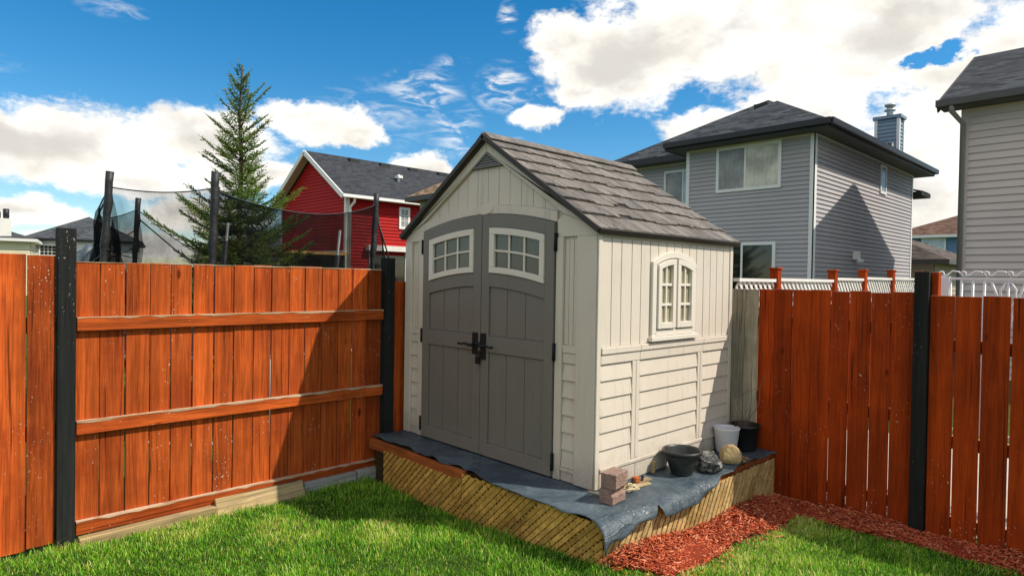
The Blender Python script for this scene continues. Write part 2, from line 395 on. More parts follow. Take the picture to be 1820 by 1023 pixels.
# ------------------------------------------------------------------ grass
def mulch_edge(y):   # lawn side edge of the mulch strip beside the platform
    return .74-.03*np.sin(y*2.1)+.02*np.sin(y*7)
def in_mulch(x, y):
    a = (x > .36) & (x < mulch_edge(y)) & (y > -.42+(x-.36)*.55) & (y < 1.95)
    b = (y > 1.60-.05*np.sin(x*1.7)+.015*np.sin(x*9)) & (y < 1.95) & (x > .36) & (x < 5.5)
    return a | b
def lawn_mask(x, y):
    inside = (x > -2.27) & (x < 5.3) & (y < 1.92) & (y > -7)
    plat = (x > -2.3) & (x < .40) & (y > -.41)
    return inside & ~plat & ~in_mulch(x-.015, y)
def grass():
    def pts(n, x0, x1, y0, y1): return RNG.uniform(x0, x1, n), RNG.uniform(y0, y1, n)
    x1, y1 = pts(330000, -2.3, 2.6, -3.6, 1.7)
    near = (y1 > -3.2+1.0*(x1+2.2)*1.0-.35)           # the wedge between platform, fences and the camera
    k = np.where(near, 1.0, .22); keep = RNG.random(len(x1)) < k
    x2, y2 = pts(26000, -2.3, 5.3, -7, 1.7)
    x = np.concatenate([x1[keep], x2]); y = np.concatenate([y1[keep], y2])
    mk = lawn_mask(x, y); x, y = x[mk], y[mk]; n = len(x)
    # clumpy field from a sum of sines
    f = 1.35*(np.sin(x*5.1+1.3*np.sin(y*3.7))+np.sin(y*6.3+1.7*np.sin(x*4.1))+np.sin((x+y)*11.3+np.sin(x*9))+np.sin((x-y)*17.+1))/4
    h = RNG.uniform(.016, .042, n)*(1+.35*f)
    edge = np.exp(-((x+2.27)/.12)**2)+.7*np.exp(-((y+.42)/.10)**2)*(x < .4)
    h *= 1+.8*edge*RNG.random(n)
    h *= np.where(RNG.random(n) < .02, RNG.uniform(1.3, 1.9, n), 1)
    a = RNG.uniform(0, 2*PI, n); lean = RNG.uniform(.1, .95, n)*h
    dx, dy = np.cos(a)*lean+.004, np.sin(a)*lean; w = RNG.uniform(.0015, .0030, n); px, py = -np.sin(a)*w, np.cos(a)*w
    z = gz(x, y)-.004
    V = np.empty((n, 5, 3), np.float32)
    V[:, 0] = np.stack([x-px, y-py, z], -1); V[:, 1] = np.stack([x+px, y+py, z], -1)
    V[:, 2] = np.stack([x+.38*dx+px*.8, y+.38*dy+py*.8, z+.62*h], -1); V[:, 3] = np.stack([x+.38*dx-px*.8, y+.38*dy-py*.8, z+.62*h], -1)
    V[:, 4] = np.stack([x+dx, y+dy, z+h], -1)
    b = (np.arange(n)*5)[:, None]
    dry = .30*np.exp(-((x-mulch_edge(y)-.10)/.16)**2)*(y > -.6)*(x > .4)+.20*np.exp(-((x+2.25)/.10)**2)+.22*np.exp(-((y-1.0)/.9)**2-((x-1.05)/.30)**2)
    c = np.clip(.36+.16*f+RNG.normal(0, .25, n)-.06+dry*RNG.uniform(.2, 1.6, n), 0, 1)
    f2 = np.sin(x*2.7+1.1*np.sin(y*2.3+.5))+np.sin(y*3.1+1.4*np.sin(x*1.9))+.6*np.sin((x+1.7*y)*4.3)
    thin = np.clip((f2-1.25)/.8, 0, 1); c = np.clip(c+thin*RNG.uniform(0, .55, n), 0, 1)
    c = np.where(RNG.random(n) < .035, RNG.uniform(.75, 1, n), c)
    col = np.repeat(c, 5).reshape(n, 5); col[:, 4] = np.clip(col[:, 4]+.12, 0, 1)
    o = np_mesh('grass', V.reshape(-1, 3), b+np.array([[0, 1, 2, 3]]), b+np.array([[3, 2, 4]]), M['grass'], {'col': col.ravel()}); o['kind'] = 'stuff'
grass()

# ------------------------------------------------------------------ mulch
def mulch():
    n = 80000; x = RNG.uniform(.34, 4.2, n); y = RNG.uniform(-.5, 1.95, n); k_ = RNG.random(n)**2.2*.14; mk = in_mulch(x, y) | (in_mulch(x-k_, y+k_*.6) & (RNG.random(n) < .22) & ~((x < .40) & (y > -.41)))
    x, y = x[mk], y[mk]; x, y = x[:24500], y[:24500]; n = len(x)
    hump = .030+.022*np.sin(x*6+y*4)+.03*np.exp(-((x-.40)/.10)**2)*(y < 1.7)
    z = gz(x, y)+hump*RNG.uniform(.35, 1.1, n)
    L = RNG.uniform(.006, .024, n)*np.where(RNG.random(n) < .06, 1.9, 1); W = RNG.uniform(.0014, .0048, n); H = RNG.uniform(.0012, .003, n)
    a = RNG.uniform(0, 2*PI, n); e = RNG.normal(0, .28, n); r = RNG.uniform(0, PI, n)
    d = np.stack([np.cos(a)*np.cos(e), np.sin(a)*np.cos(e), np.sin(e)], -1)
    s0 = np.stack([-np.sin(a), np.cos(a), 0*a], -1); u0 = np.cross(d, s0)
    s = s0*np.cos(r)[:, None]+u0*np.sin(r)[:, None]*.7; u = np.cross(d, s)
    P = np.stack([x, y, z], -1)
    V = np.empty((n, 8, 3), np.float32); i = 0
    for k in (-1, 1):
        for (p, qq) in ((-1, -1), (1, -1), (1, 1), (-1, 1)):
            tp = np.where(p > 0, RNG.uniform(.3, 1, n), 1)[:, None]
            V[:, i] = P+d*(L*p)[:, None]+s*(W*qq)[:, None]*tp+u*(H*k)[:, None]; i += 1
    b = (np.arange(n)*8)[:, None, None]
    F = np.array([(0, 3, 2, 1), (4, 5, 6, 7), (0, 1, 5, 4), (1, 2, 6, 5), (2, 3, 7, 6), (3, 0, 4, 7)])[None]
    c = np.clip(RNG.normal(.48, .25, n), 0, 1)
    Q = (b+F).reshape(-1, 4); V = V.reshape(-1, 3); col = np.repeat(c, 8)
    # bed under the chips
    bx = np.arange(.36, 5.4, .04); by = np.arange(-.44, 1.96, .04); BX, BY = np.meshgrid(bx, by); ins = in_mulch(BX, BY)
    base = len(V); id_ = base+np.arange(BX.size).reshape(BX.shape)
    BV = np.stack([BX, BY, gz(BX, BY)+.012], -1).reshape(-1, 3)
    ok = ins[:-1, :-1] & ins[1:, 1:] & ins[:-1, 1:] & ins[1:, :-1]
    BQ = np.stack([id_[:-1, :-1], id_[:-1, 1:], id_[1:, 1:], id_[1:, :-1]], -1)[ok]
    o = np_mesh('wood_mulch', np.concatenate([V, BV]), np.concatenate([Q, BQ]), None, M['mulch'], {'col': np.concatenate([col, np.full(len(BV), .12)])})
    o['kind'] = 'stuff'
mulch()

# ------------------------------------------------------------------ fences
def worn_edge(parent, axis, face, sgn, a0, a1, z, h, seg=.06, th=.0025):
    """bare wood along an upper edge where the stain has worn away, ragged lower outline"""
    mb = MB(); n = max(1, int((a1-a0)/seg)); hs = [h*random.uniform(.15, 1.3) for _ in range(n+1)]; vs = []; fs = []
    mp = (lambda u, w, d: (face+sgn*d, u, w)) if axis == 'Y' else (lambda u, w, d: (u, face+sgn*d, w))
    us_ = [a0+(a1-a0)*i/n for i in range(n+1)]; lo_ = lambda u: z-float(np.interp(u, us_, hs))
    mb.strip(us_, lo_, z+.001, -.004, th, mp)
    return mb.build('worn_edge', M['bare'+axis], parent)
def boards(mb, axis, const0, const1, a0, a1, z0, z1, width=.143, gap=(.005, .012), jz=.006):
    n = max(1, round((a1-a0)/width)); w = (a1-a0)/n; p = a0
    for i in range(n):
        gp = random.uniform(*gap); q = a0+(i+1)*w+(random.uniform(-.006, .006) if i < n-1 else 0)
        dt = random.uniform(-.004, .004); dz = random.uniform(-jz, jz); c = random.uniform(-.002, .002)
        if axis == 'Y': mb.box(const0+c, const1+c, p+gp/2, q-gp/2, z0+random.uniform(-.015, .015), z1+dz, top=(random.uniform(-.003, .003), dt))
        else: mb.box(p+gp/2, q-gp/2, const0+c, const1+c, z0+random.uniform(-.015, .015), z1+dz, top=(dt, random.uniform(-.003, .003)))
        p = q
G_F = 'red stained fence sections round the yard'
# left fence, the bay with the three rails towards us
f = thing('wooden_fence', 'bright orange stained board fence section with three horizontal rails facing the lawn', 'fence', (-2.3, -1.4, -.37), G_F)
b = MB(); boards(b, 'Y', -2.318, -2.300, -2.565, -.24, -.30, 1.488); o = b.build('board_panel', M['fenceZ'], f, .0025); worn_edge(o, 'Y', -2.300, 1, -2.56, -.245, 1.486, .008, .143)
for z in (1.078, .398, -.262):
    b = MB(); b.box(-2.300, -2.262, -2.56, -.238, z-.045, z+.045, top=(0, 0)); r_ = b.build('rail', M['fenceY'], f, .004); worn_edge(r_, 'Y', -2.262, 1, -2.558, -.24, z+.045, .013)
b = MB(); b.box(-2.335, -2.238, -2.668, -2.568, -.45, 1.70, .4); b.build('post', M['black_post'], f, .005)
# left-most bay, boards proud and rails behind
f = thing('wooden_fence', 'orange board fence section with peeling pale flecks left of the tall black post', 'fence', (-2.29, -4, -.37), G_F)
b = MB(); p = -2.675
for i in range(18):
    w = random.uniform(.125, .16); b.box(-2.285, -2.265, p-w, p, -.335+random.uniform(-.02, .02), 1.525+random.uniform(-.006, .006), top=(0, random.uniform(-.004, .004))); p -= w+random.uniform(.007, .012)
b.build('board_panel', M['fenceZ'], f, .0025)
for z in (1.078, .398, -.262):
    b = MB(); b.box(-2.325, -2.287, p, -2.68, z-.05, z+.05); b.build('rail', M['fenceY'], f)
b = MB(); b.box(-2.335, -2.238, p-.1, p-.003, -.45, 1.70, .5); b.build('post', M['black_post'], f, .005)
# bay behind the shed
f = thing('wooden_fence', 'lower orange fence section squeezed behind the shed, starting at the black corner post', 'fence', (-2.3, .9, -.37), G_F)
b = MB(); boards(b, 'Y', -2.318, -2.300, -.132, 1.93, -.30, 1.378); b.build('board_panel', M['fenceZ'], f, .0025)
for z in (1.0, .398, -.262):
    b = MB(); b.box(-2.36, -2.321, -.13, 1.93, z-.045, z+.045); b.build('rail', M['fenceY'], f)
b = MB(); b.box(-2.335, -2.238, -.232, -.137, -.45, 1.59, .3); b.build('post', M['black_post'], f, .005)
# back fence, left part
FY = 1.95
f = thing('wooden_fence', 'dark red shaded fence section between the shed and the short black post, first boards unpainted', 'fence', (.7, FY, -.37), G_F)
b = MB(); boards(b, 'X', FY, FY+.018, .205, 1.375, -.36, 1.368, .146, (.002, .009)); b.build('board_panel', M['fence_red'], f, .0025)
b = MB(); boards(b, 'X', FY, FY+.018, -.05, .203, -.36, 1.366, .126, (.002, .006)); o = b.build('unpainted_board', M['grey_wood'], f, .0025); o['label'] = 'bare weathered grey boards'
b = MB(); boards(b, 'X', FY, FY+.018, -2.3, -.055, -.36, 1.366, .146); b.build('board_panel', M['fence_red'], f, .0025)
for z in (1.1, .45, -.2):
    b = MB(); b.box(-2.3, 1.38, FY+.021, FY+.06, z-.045, z+.045); b.build('rail', M['fenceX'], f)
b = MB(); b.box(1.378, 1.470, FY-.04, FY+.055, -.45, 1.522, .3); b.build('post', M['black_post'], f, .005)
b = MB(); b.box(1.473, 1.515, FY+.022, FY+.10, -.45, 1.52, .7); b.build('support_post', M['fence_red'], f, .004)
# back fence, right part
f = thing('wooden_fence', 'dark red shaded fence section right of the short black post, pale light in its gaps', 'fence', (3, FY, -.37), G_F)
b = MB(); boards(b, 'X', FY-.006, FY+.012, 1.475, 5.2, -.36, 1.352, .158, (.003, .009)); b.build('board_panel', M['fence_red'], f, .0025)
for z in (1.0, .32, -.25):
    b = MB(); b.box(1.52, 5.2, FY+.014, FY+.052, z-.045, z+.045); b.build('rail', M['fenceX'], f)
b = MB(); b.box(5.2, 5.29, FY-.04, FY+.055, -.45, 1.522, .3); b.build('post', M['black_post'], f, .005)

# loose timbers along the foot of the left fence
def timber(name, label, p, q, w, h, mat, tilt=0):
    b = MB(); up = Vector((math.sin(tilt), 0, math.cos(tilt))); b.bar(p, q, w, h, up, .5)
    c = ((p[0]+q[0])/2, (p[1]+q[1])/2, min(p[2], q[2])-h/2)
    tag(b.build(name, mat, None, .006, origin=c), label, 'board', 'timbers at the fence foot')
timber('wood_board', 'long tan timber lying in the grass at the foot of the orange fence', (-2.235, -2.55, -.365), (-2.235, -1.63, -.352), .07, .10, M['timberY'])
timber('wood_board', 'pale split plank leaning outward against the fence foot, its end cut square', (-2.200, -1.70, -.330), (-2.190, -1.02, -.322), .165, .032, M['timberY'], 1.05)
timber('wood_board', 'weathered grey board under the bottom fence rail, the longer of the two grey ones', (-2.245, -1.00, -.335), (-2.245, -.52, -.335), .055, .105, M['timber_grey'])
timber('wood_board', 'short grey board at the fence foot right beside the lattice platform', (-2.235, -.51, -.335), (-2.235, -.16, -.335), .06, .12, M['timber_grey'])

# ------------------------------------------------------------------ platform
pl = thing('shed_platform', 'low wooden platform with diagonal lattice skirting under the garden shed', 'platform', (-.9, .75, -.37))
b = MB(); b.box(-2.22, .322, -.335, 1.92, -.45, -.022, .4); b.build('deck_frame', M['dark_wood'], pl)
b = MB(); b.box(-2.235, -.93, -.392, -.347, -.098, -.014, .6); b.build('rim_board', M['rim'], pl, .005)
b = MB(); b.box(.325, .360, -.345, 1.92, -.10, -.016, .3); b.build('rim_board', M['rim'], pl, .005)
def lattice(mb, u0, u1, lo, hi, mp, d, sgn, pitch, w, th, slope=1.0, skip=()):
    """diagonal slats clipped to the band lo(u)..hi, one direction; mp(u, z, d)"""
    n = int((u1-u0+.6)/pitch)
    dirv = Vector((1, sgn*slope)).normalized(); nv = Vector((-dirv.y, dirv.x))
    for i in range(n):
        if i in skip: continue
        c = u0-.45+i*pitch+random.uniform(-.003, .003)
        w2 = w*random.uniform(.92, 1.05)
        # parallelogram: corners on lo and hi
        k = w2/abs(nv.x)/2; jit = random.uniform(-.006, .006)
        H = hi-lo(c)
        sh = sgn*H/slope
        a0, a1 = (c-k, c+k); t0, t1 = (c+sh-k, c+sh+k)
        if sgn < 0: a0, a1 = a0+H/slope, a1+H/slope; t0, t1 = t0+H/slope, t1+H/slope
        poly = [(a0, lo(a0)-.01), (a1, lo(a1)-.01), (t1, hi+jit), (t0, hi+jit)]
        out = []
        for side in (0, 1):      # clip to u0..u1
            src = poly if side == 0 else out; out = []; lim = u0 if side == 0 else u1
            ins = (lambda p: p[0] >= lim) if side == 0 else (lambda p: p[0] <= lim)
            for j in range(len(src)):
                A, B = src[j], src[(j+1) % len(src)]
                if ins(A): out.append(A)
                if ins(A) != ins(B):
                    tt = (lim-A[0])/(B[0]-A[0]); out.append((lim, A[1]+tt*(B[1]-A[1])))
            if not out: break
        if len(out) >= 3: mb.prism(out, d, d+th, mp, random.random())
lo_f = lambda u: float(gz(u, -.4))-.02
Fm = lambda u, z, d: (u, -d, z)
Sm = lambda u, z, d: (d, u, z)
for (x0, x1, hi_) in ((-1.985, -.935, -.072), (-.930, .374, -.022)):
    b = MB(); lattice(b, x0, x1, lo_f, hi_, Fm, .392, 1, .060, .0305, .007, .92); lattice(b, x0, x1, lo_f, hi_-.004, Fm, .3845, -1, .060, .0245, .006, .92)
    b.build('lattice_panel', M['lattice'], pl)
lo_s = lambda u: float(gz(.4, u))-.02
b = MB(); lattice(b, -.388, 1.91, lo_s, -.05, Sm, .384, 1, .060, .037, .007, 1.6); lattice(b, -.388, 1.91, lo_s, -.054, Sm, .3765, -1, .060, .030, .006, 1.6)
b.build('lattice_panel', M['lattice_pale'], pl)
b = MB(); b.box(.335, .371, -.383, -.347, -.45, -.10, .2); b.build('corner_post', M['dark_wood'], pl)

# rubber membrane draped over the platform
def tarp():
    nx_, ny_ = 150, 130
    def ex(y):      # how far the sheet reaches past the right hand edge
        base = np.interp(y, [-.6, -.45, 0, .10, .14, .20, .30, .6, .82, .98, 1.15, 1.4, 1.7, 1.95], [.15, .15, .105, .10, .035, .135, .13, .125, .08, .035, .012, .004, .006, .03])
        return .374+base+.006*np.sin(y*23)
    def ey(x):      # front edge, measured towards -y
        base = np.interp(x, [-2.3, -2.1, -1.9, -1.7, -1.45, -1.2, -1.08, -1.0, -.87, -.5, -.2, .1, .2, .33, .45, .56], [.34, .345, .33, .32, .375, .385, .33, .34, .375, .425, .425, .43, .415, .425, .46, .52])
        return -(base+.006*np.sin(x*19))
    A = np.linspace(0, 1, nx_); B = np.linspace(0, 1, ny_)
    V = np.zeros((ny_, nx_, 3))
    for j, bb in enumerate(B):
        for i, aa in enumerate(A):
            yb = 1.93+bb*(-.42-1.93)
            sx = -2.26+aa*(ex(np.array(yb))-(-2.26)); yf = ey(np.array(sx)); sy = 1.93+bb*(yf-1.93)
            def fold(s, edge):   # rolls over the edge and hangs
                o = max(0., s-edge); r = .075
                if o < r*1.2: return min(s, edge)+r*math.sin(o/r) , -r*(1-math.cos(o/r))
                k = o-r*1.2; return edge+r*math.sin(1.2)+k*math.cos(1.2), -r*(1-math.cos(1.2))-k*math.sin(1.2)
            X_, z1 = fold(sx, .372); Y_, z2 = fold(-sy, .398); Y_ = -Y_
            wr = .004*math.sin(sx*7+sy*3)+.003*math.sin(sy*11-sx*5)+.0025*math.sin(sx*23+2*math.sin(sy*9))
            fr = max(0, (-sy-.22)/.2) if sx < -.75 else 0
            wr += fr*(.012*math.sin(sx*13)+.009*math.sin(sx*29+1)+.006)
            rr = max(0, min(1, (sx-.28)/.1)); wr += rr*(.007*math.sin(sy*9+1)+.004*math.sin(sy*21))
            V[j, i] = (X_+rr*.006*math.sin(sy*17), Y_, z1+z2+.004+max(-.006, wr)*(1 if (sx > .05 or sy < -.05) else .2))
    ii = np.arange(nx_*ny_).reshape(ny_, nx_)
    Q = np.stack([ii[:-1, :-1], ii[1:, :-1], ii[1:, 1:], ii[:-1, 1:]], -1).reshape(-1, 4)
    V[:, :, 2] -= 0.008
    o = np_mesh('rubber_sheet', V.reshape(-1, 3), Q, None, M['tarp'])
    for p in o.data.polygons: p.use_smooth = True
    md = o.modifiers.new('thick', 'SOLIDIFY'); md.thickness = .003; md.offset = 1
    tag(o, 'wrinkled dark blue grey rubber sheet spread over the platform and drooping at its corner', 'tarp')
tarp()

# ------------------------------------------------------------------ shed
shed = thing('garden_shed', 'beige resin garden shed with grey double doors and shingled gable roof', 'shed', (-1.12, .92, 0))
XL, XR, YB, CX = -2.235, 0.0, 1.85, -1.13
RS = .668; ZR = 2.52
wl = MB()
gab = [(XL, .004), (XR-.001, .004), (XR-.001, ZR-1.13*RS), (CX, ZR), (XL, ZR-1.105*RS)]
wl.prism(gab, -YB, 0, Fm, .5); wl.build('wall', M['resin'], shed)
def seq(a, b, n): return [a+(b-a)*i/n for i in range(n+1)]
# front trim
def arch(x): return 1.925-.1*((x+1.158)/.787)**2
def arch2(x): return 1.996-.1*((x+1.14)/.82)**2
t = MB()
t.prism([(XL, .004), (-2.14, .004), (-2.14, 1.738), (XL, 1.738)], 0, .030, Fm)                 # corner posts
t.prism([(-.172, .004), (-.001, .004), (-.001, 1.722), (-.172, 1.722)], 0, .030, Fm)
t.prism([(-.366, .004), (-.303, .004), (-.303, 1.722), (-.366, 1.722)], 0, .028, Fm)           # door trims
t.prism([(-2.028, .004), (-1.955, .004), (-1.955, 1.738), (-2.028, 1.738)], 0, .028, Fm)
t.prism([(-.366, 1.723), (-.001, 1.723), (-.001, 1.775), (-.30, 1.885), (-.366, 1.845)], 0, .02, Fm)
t.prism([(XL, 1.739), (-1.955, 1.739), (-1.955, 1.845), (-1.962, 1.90), (XL, 1.79)], 0, .02, Fm)
us = seq(-1.954, -.367, 28); t.strip(us, lambda u: arch(u)+.006, arch2, 0, .026, Fm)            # arched band
t.prism([(XL, 1.792), (-1.964, 1.903), (-1.32, 2.302), (-1.13, 2.428), (CX, 2.513), (XL, 2.513-1.105*RS+.005)], 0, .032, Fm)
t.prism([(XR-.001, 1.777), (-.302, 1.888), (-.938, 2.302), (-1.128, 2.428), (CX+.002, 2.513), (XR-.001, 2.513-1.129*RS+.003)], 0, .032, Fm)
t.build('wall_trim', M['resin'], shed, .004)
# narrow recessed columns beside the doors
for (x0, x1) in ((-2.138, -2.030), (-.301, -.174)):
    p = MB(); n = 3
    for k in range(n):
        a = x0+(x1-x0)*k/n; p.box(a+.002, x0+(x1-x0)*(k+1)/n-.002, -.006, 0, .965, 1.70, .5)
    p.build('plank_panel', M['resin'], shed, .002)
    p = MB(); p.box(x0+.001, x1-.001, -.020, 0, .908, .960, .5); p.box(x0+.001, x1-.001, -.014, 0, .835, .905, .5)
    zz = [.10, .225, .347, .469, .592, .714, .832]
    for k in range(6):
        a, c = zz[k], zz[k+1]-.003
        vs = [(x0+.001, -.017, a), (x1-.001, -.017, a), (x1-.001, -.002, c), (x0+.001, -.002, c), (x0+.001, 0, a), (x1-.001, 0, a), (x1-.001, 0, c), (x0+.001, 0, c)]
        p.add(vs, [(0, 1, 2, 3), (0, 4, 5, 1), (3, 2, 6, 7), (0, 3, 7, 4), (1, 5, 6, 2)])
    p.box(x0+.001, x1-.001, -.026, 0, .075, .097, .5); p.box(x0+.001, x1-.001, -.014, 0, .004, .073, .5)
    p.build('lap_siding', M['resin'], shed, .002)
# gable planks
p = MB(); gx = [-1.95]+[-1.886+.1262*k for k in range(12)]+[-.33]
for a, c in zip(gx[:-1], gx[1:]):
    def hi(u): return min(2.300, 1.908+(u+1.962)*.6)-.004 if u < CX else min(2.300, 1.892-(u+.302)*.648)-.004
    lo = lambda u: arch2(u)+.004
    pts = [a+.003, c-.003]
    if hi(pts[0])-lo(pts[0]) < .004: pts[0] = a+.02
    for kx in (-1.32, -.938):
        if pts[0] < kx < pts[1]: pts.insert(1, kx)
    if all(hi(u) > lo(u)+.002 for u in pts): p.strip(pts, lo, hi, 0, .006, Fm, .5)
p.build('gable_plank', M['resin'], shed)
# emblem above the doors
p = MB(); ring = [(-1.149+.105*math.cos(w), 1.966+.040*math.sin(w)) for w in seq(0, 2*PI, 40)[:-1]]
p.prism(ring, .02, .032, Fm); p.build('emblem', M['resin'], shed, .006)
# gable vent
v = MB(); A, B_, T = (-1.318, 2.303), (-.940, 2.303), (-1.129, 2.427)
v.prism([A, B_, T], 0, .016, Fm)
v.prism([A, B_, (B_[0]-.05, 2.318), (A[0]+.05, 2.318)], .016, .034, Fm); v.prism([A, (A[0]+.05, 2.318), (-1.129, 2.405), T], .016, .034, Fm); v.prism([B_, T, (-1.129, 2.405), (B_[0]-.05, 2.318)], .016, .034, Fm)
vo = v.build('gable_vent', M['vent_grey'], shed, .002)
v = MB()
for k in range(4):
    z = 2.322+k*.019; hw = (2.404-z)/.087*.13-.004; v.prism([(-1.129-hw, z), (-1.129+hw, z), (-1.129+max(.005, hw-.02), z+.012), (-1.129-max(.005, hw-.02), z+.012)], .016, .030, Fm)
v.build('louvre', M['vent_grey'], vo)
# doors
def door(x0, x1, hinge_left, label):
    d = MB(); us = seq(x0, x1, 16); d.strip(us, .012, arch, .001, .022, Fm)
    xi0, xi1 = (x0+.092, x1-.088) if hinge_left else (x0+.090, x1-.086)
    # stiles and rails
    D0, D1 = .022, .040
    d.strip(seq(x0, xi0, 3), .012, arch, D0, D1, Fm); d.strip(seq(xi1, x1, 3), .012, arch, D0, D1, Fm)
    ui = seq(xi0, xi1, 14)
    d.strip(ui, lambda u: arch(u)-.100, arch, D0, D1, Fm)
    d.strip(ui, lambda u: arch(u)-.568, lambda u: arch(u)-.462, D0, D1, Fm)
    d.strip(ui, .838, .966, D0, D1, Fm); d.strip(ui, .012, .116, D0, D1, Fm)
    # planks in the two panels
    n = 3
    for k in range(n):
        a, c = xi0+(xi1-xi0)*k/n, xi0+(xi1-xi0)*(k+1)/n
        d.strip(seq(a+.004, c-.004, 5), .970, lambda u: arch(u)-.572, D0, .027, Fm); d.strip([a+.004, c-.004], .120, .834, D0, .027, Fm)
    o = d.build('door', M['door_grey'], shed, .004)
    # window
    w = MB(); g0, g1 = xi0+.060, xi1-.050
    ww = seq(xi0+.004, xi1-.004, 14)
    w.strip(ww, lambda u: arch(u)-.155, lambda u: arch(u)-.104, D0, .052, Fm); w.strip(ww, lambda u: arch(u)-.458, lambda u: arch(u)-.412, D0, .052, Fm)
    w.strip(seq(xi0+.004, g0, 3), lambda u: arch(u)-.4119, lambda u: arch(u)-.1551, D0, .0515, Fm); w.strip(seq(g1, xi1-.004, 3), lambda u: arch(u)-.4119, lambda u: arch(u)-.1551, D0, .0515, Fm)
    W = g1-g0
    for k in (1, 2): w.strip(seq(g0+W*k/3-.008, g0+W*k/3+.008, 2), lambda u: arch(u)-.4119, lambda u: arch(u)-.1551, .030, .043, Fm)
    w.strip(seq(g0, g1, 10), lambda u: arch(u)-.291, lambda u: arch(u)-.275, .030, .044, Fm)
    wf = w.build('window_frame', M['resin_light'], o, .003)
    gl = MB(); gl.strip(seq(g0-.004, g1+.004, 10), lambda u: arch(u)-.414, lambda u: arch(u)-.153, .0225, .030, Fm); gl.build('window_pane', M['pane_dark'], o)
    # handle plate and lever
    h = MB(); px = x1-.055 if hinge_left else x0+.035
    h.prism([(px-.030, .775 if not hinge_left else .810), (px+.030, .775 if not hinge_left else .810), (px+.030, .984), (px-.030, .984)], .040, .052, Fm)
    s = -1 if hinge_left else 1
    h.tube([(px, -.05, .885), (px, -.085, .885), (px+s*.03, -.092, .886), (px+s*.08, -.092, .893), (px+s*.13, -.092, .883), (px+s*.16, -.09, .888)], [.011, .012, .013, .010, .008, .011], 10)
    if not hinge_left:
        h.tube([(px-.02, -.05, .90), (px-.05, -.07, .895)], [.014, .018], 10)
    h.build('handle', M['black_metal'], o, .003)
    if not hinge_left:
        lk = MB(); lk.obox((px-.045, -.062, .765), (.020, 0, 0), (0, .010, 0), (0, 0, .028)); lk.tube([(px-.058, -.06, .79), (px-.058, -.06, .82), (px-.045, -.06, .835), (px-.032, -.06, .82), (px-.032, -.06, .79)], .005, 8)
        lk.obox((px-.04, -.055, .83), (.035, 0, 0), (0, .006, 0), (0, 0, .012)); lk.build('padlock', M['black_metal'], o, .003)
    hx = x0-.012 if hinge_left else x1+.012
    for z0, z1 in ((1.625, 1.752), (.845, .968), (.06, .184)):
        q = MB(); q.box(hx-.011, hx+.011, -.040, -.018, z0, z1, .5); q.tube([(hx, -.043, z0), (hx, -.043, z1)], .008, 8); q.build('hinge', M['black_metal'], o)
    return o
door(-1.945, -1.162, True, ''); door(-1.154, -.378, False, '')
p = MB(); p.box(-1.1605, -1.1555, -.030, 0, .012, 1.918, .5); p.build('door_seal', M['resin_light'], shed)
# side wall (X = 0)
s_ = MB(); s_.box(0, .014, -.022, .020, .004, 1.76, .5); s_.box(0, .014, 1.80, 1.85, .004, 1.76, .5); s_.box(0, .012, .022, 1.798, 1.716, 1.762, .5)
s_.box(0, .024, .022, .475, .918, .964, .5); s_.box(0, .024, .478, 1.362, .918, .964, .5); s_.box(0, .024, 1.365, 1.798, .918, .964, .5)
s_.box(0, .015, .022, .475, .850, .915, .5); s_.box(0, .015, .478, 1.362, .850, .915, .5); s_.box(0, .015, 1.365, 1.798, .850, .915, .5)
for a, c in ((.384, .428), (.432, .474), (1.285, 1.322), (1.326, 1.362)): s_.box(0, .016, a, c, .146, .847, .5)
s_.box(0, .026, .022, 1.84, .118, .143, .5); s_.box(0, .018, .022, .430, .004, .115, .5); s_.box(0, .018, .434, 1.84, .004, .115, .5)
s_.build('wall_trim', M['resin'], shed, .004)
p = MB(); gr = [.022, .130, .241, .364, .477, .591, .70, .81, .92, 1.03, 1.14, 1.249, 1.359, 1.471, 1.576, 1.687, 1.798]
for a, c in zip(gr[:-1], gr[1:]): p.box(0, .007, a+.0035, c-.0035, .966, 1.714, .5)
p.build('plank_panel', M['resin'], shed, .002)
p = MB(); zz = [.145, .265, .384, .495, .619, .737, .848]
for a, c in ((.022, .381), (.478, 1.282), (1.366, 1.796)):
    for k in range(6):
        z0, z1 = zz[k], zz[k+1]-.003
        vs = [(.0135, a, z0), (.0135, c, z0), (.002, c, z1), (.002, a, z1), (0, a, z0), (0, c, z0), (0, c, z1), (0, a, z1)]
        p.add(vs, [(0, 1, 2, 3), (0, 4, 5, 1), (3, 2, 6, 7), (0, 3, 7, 4), (1, 5, 6, 2)])
p.build('lap_siding', M['resin'], shed)
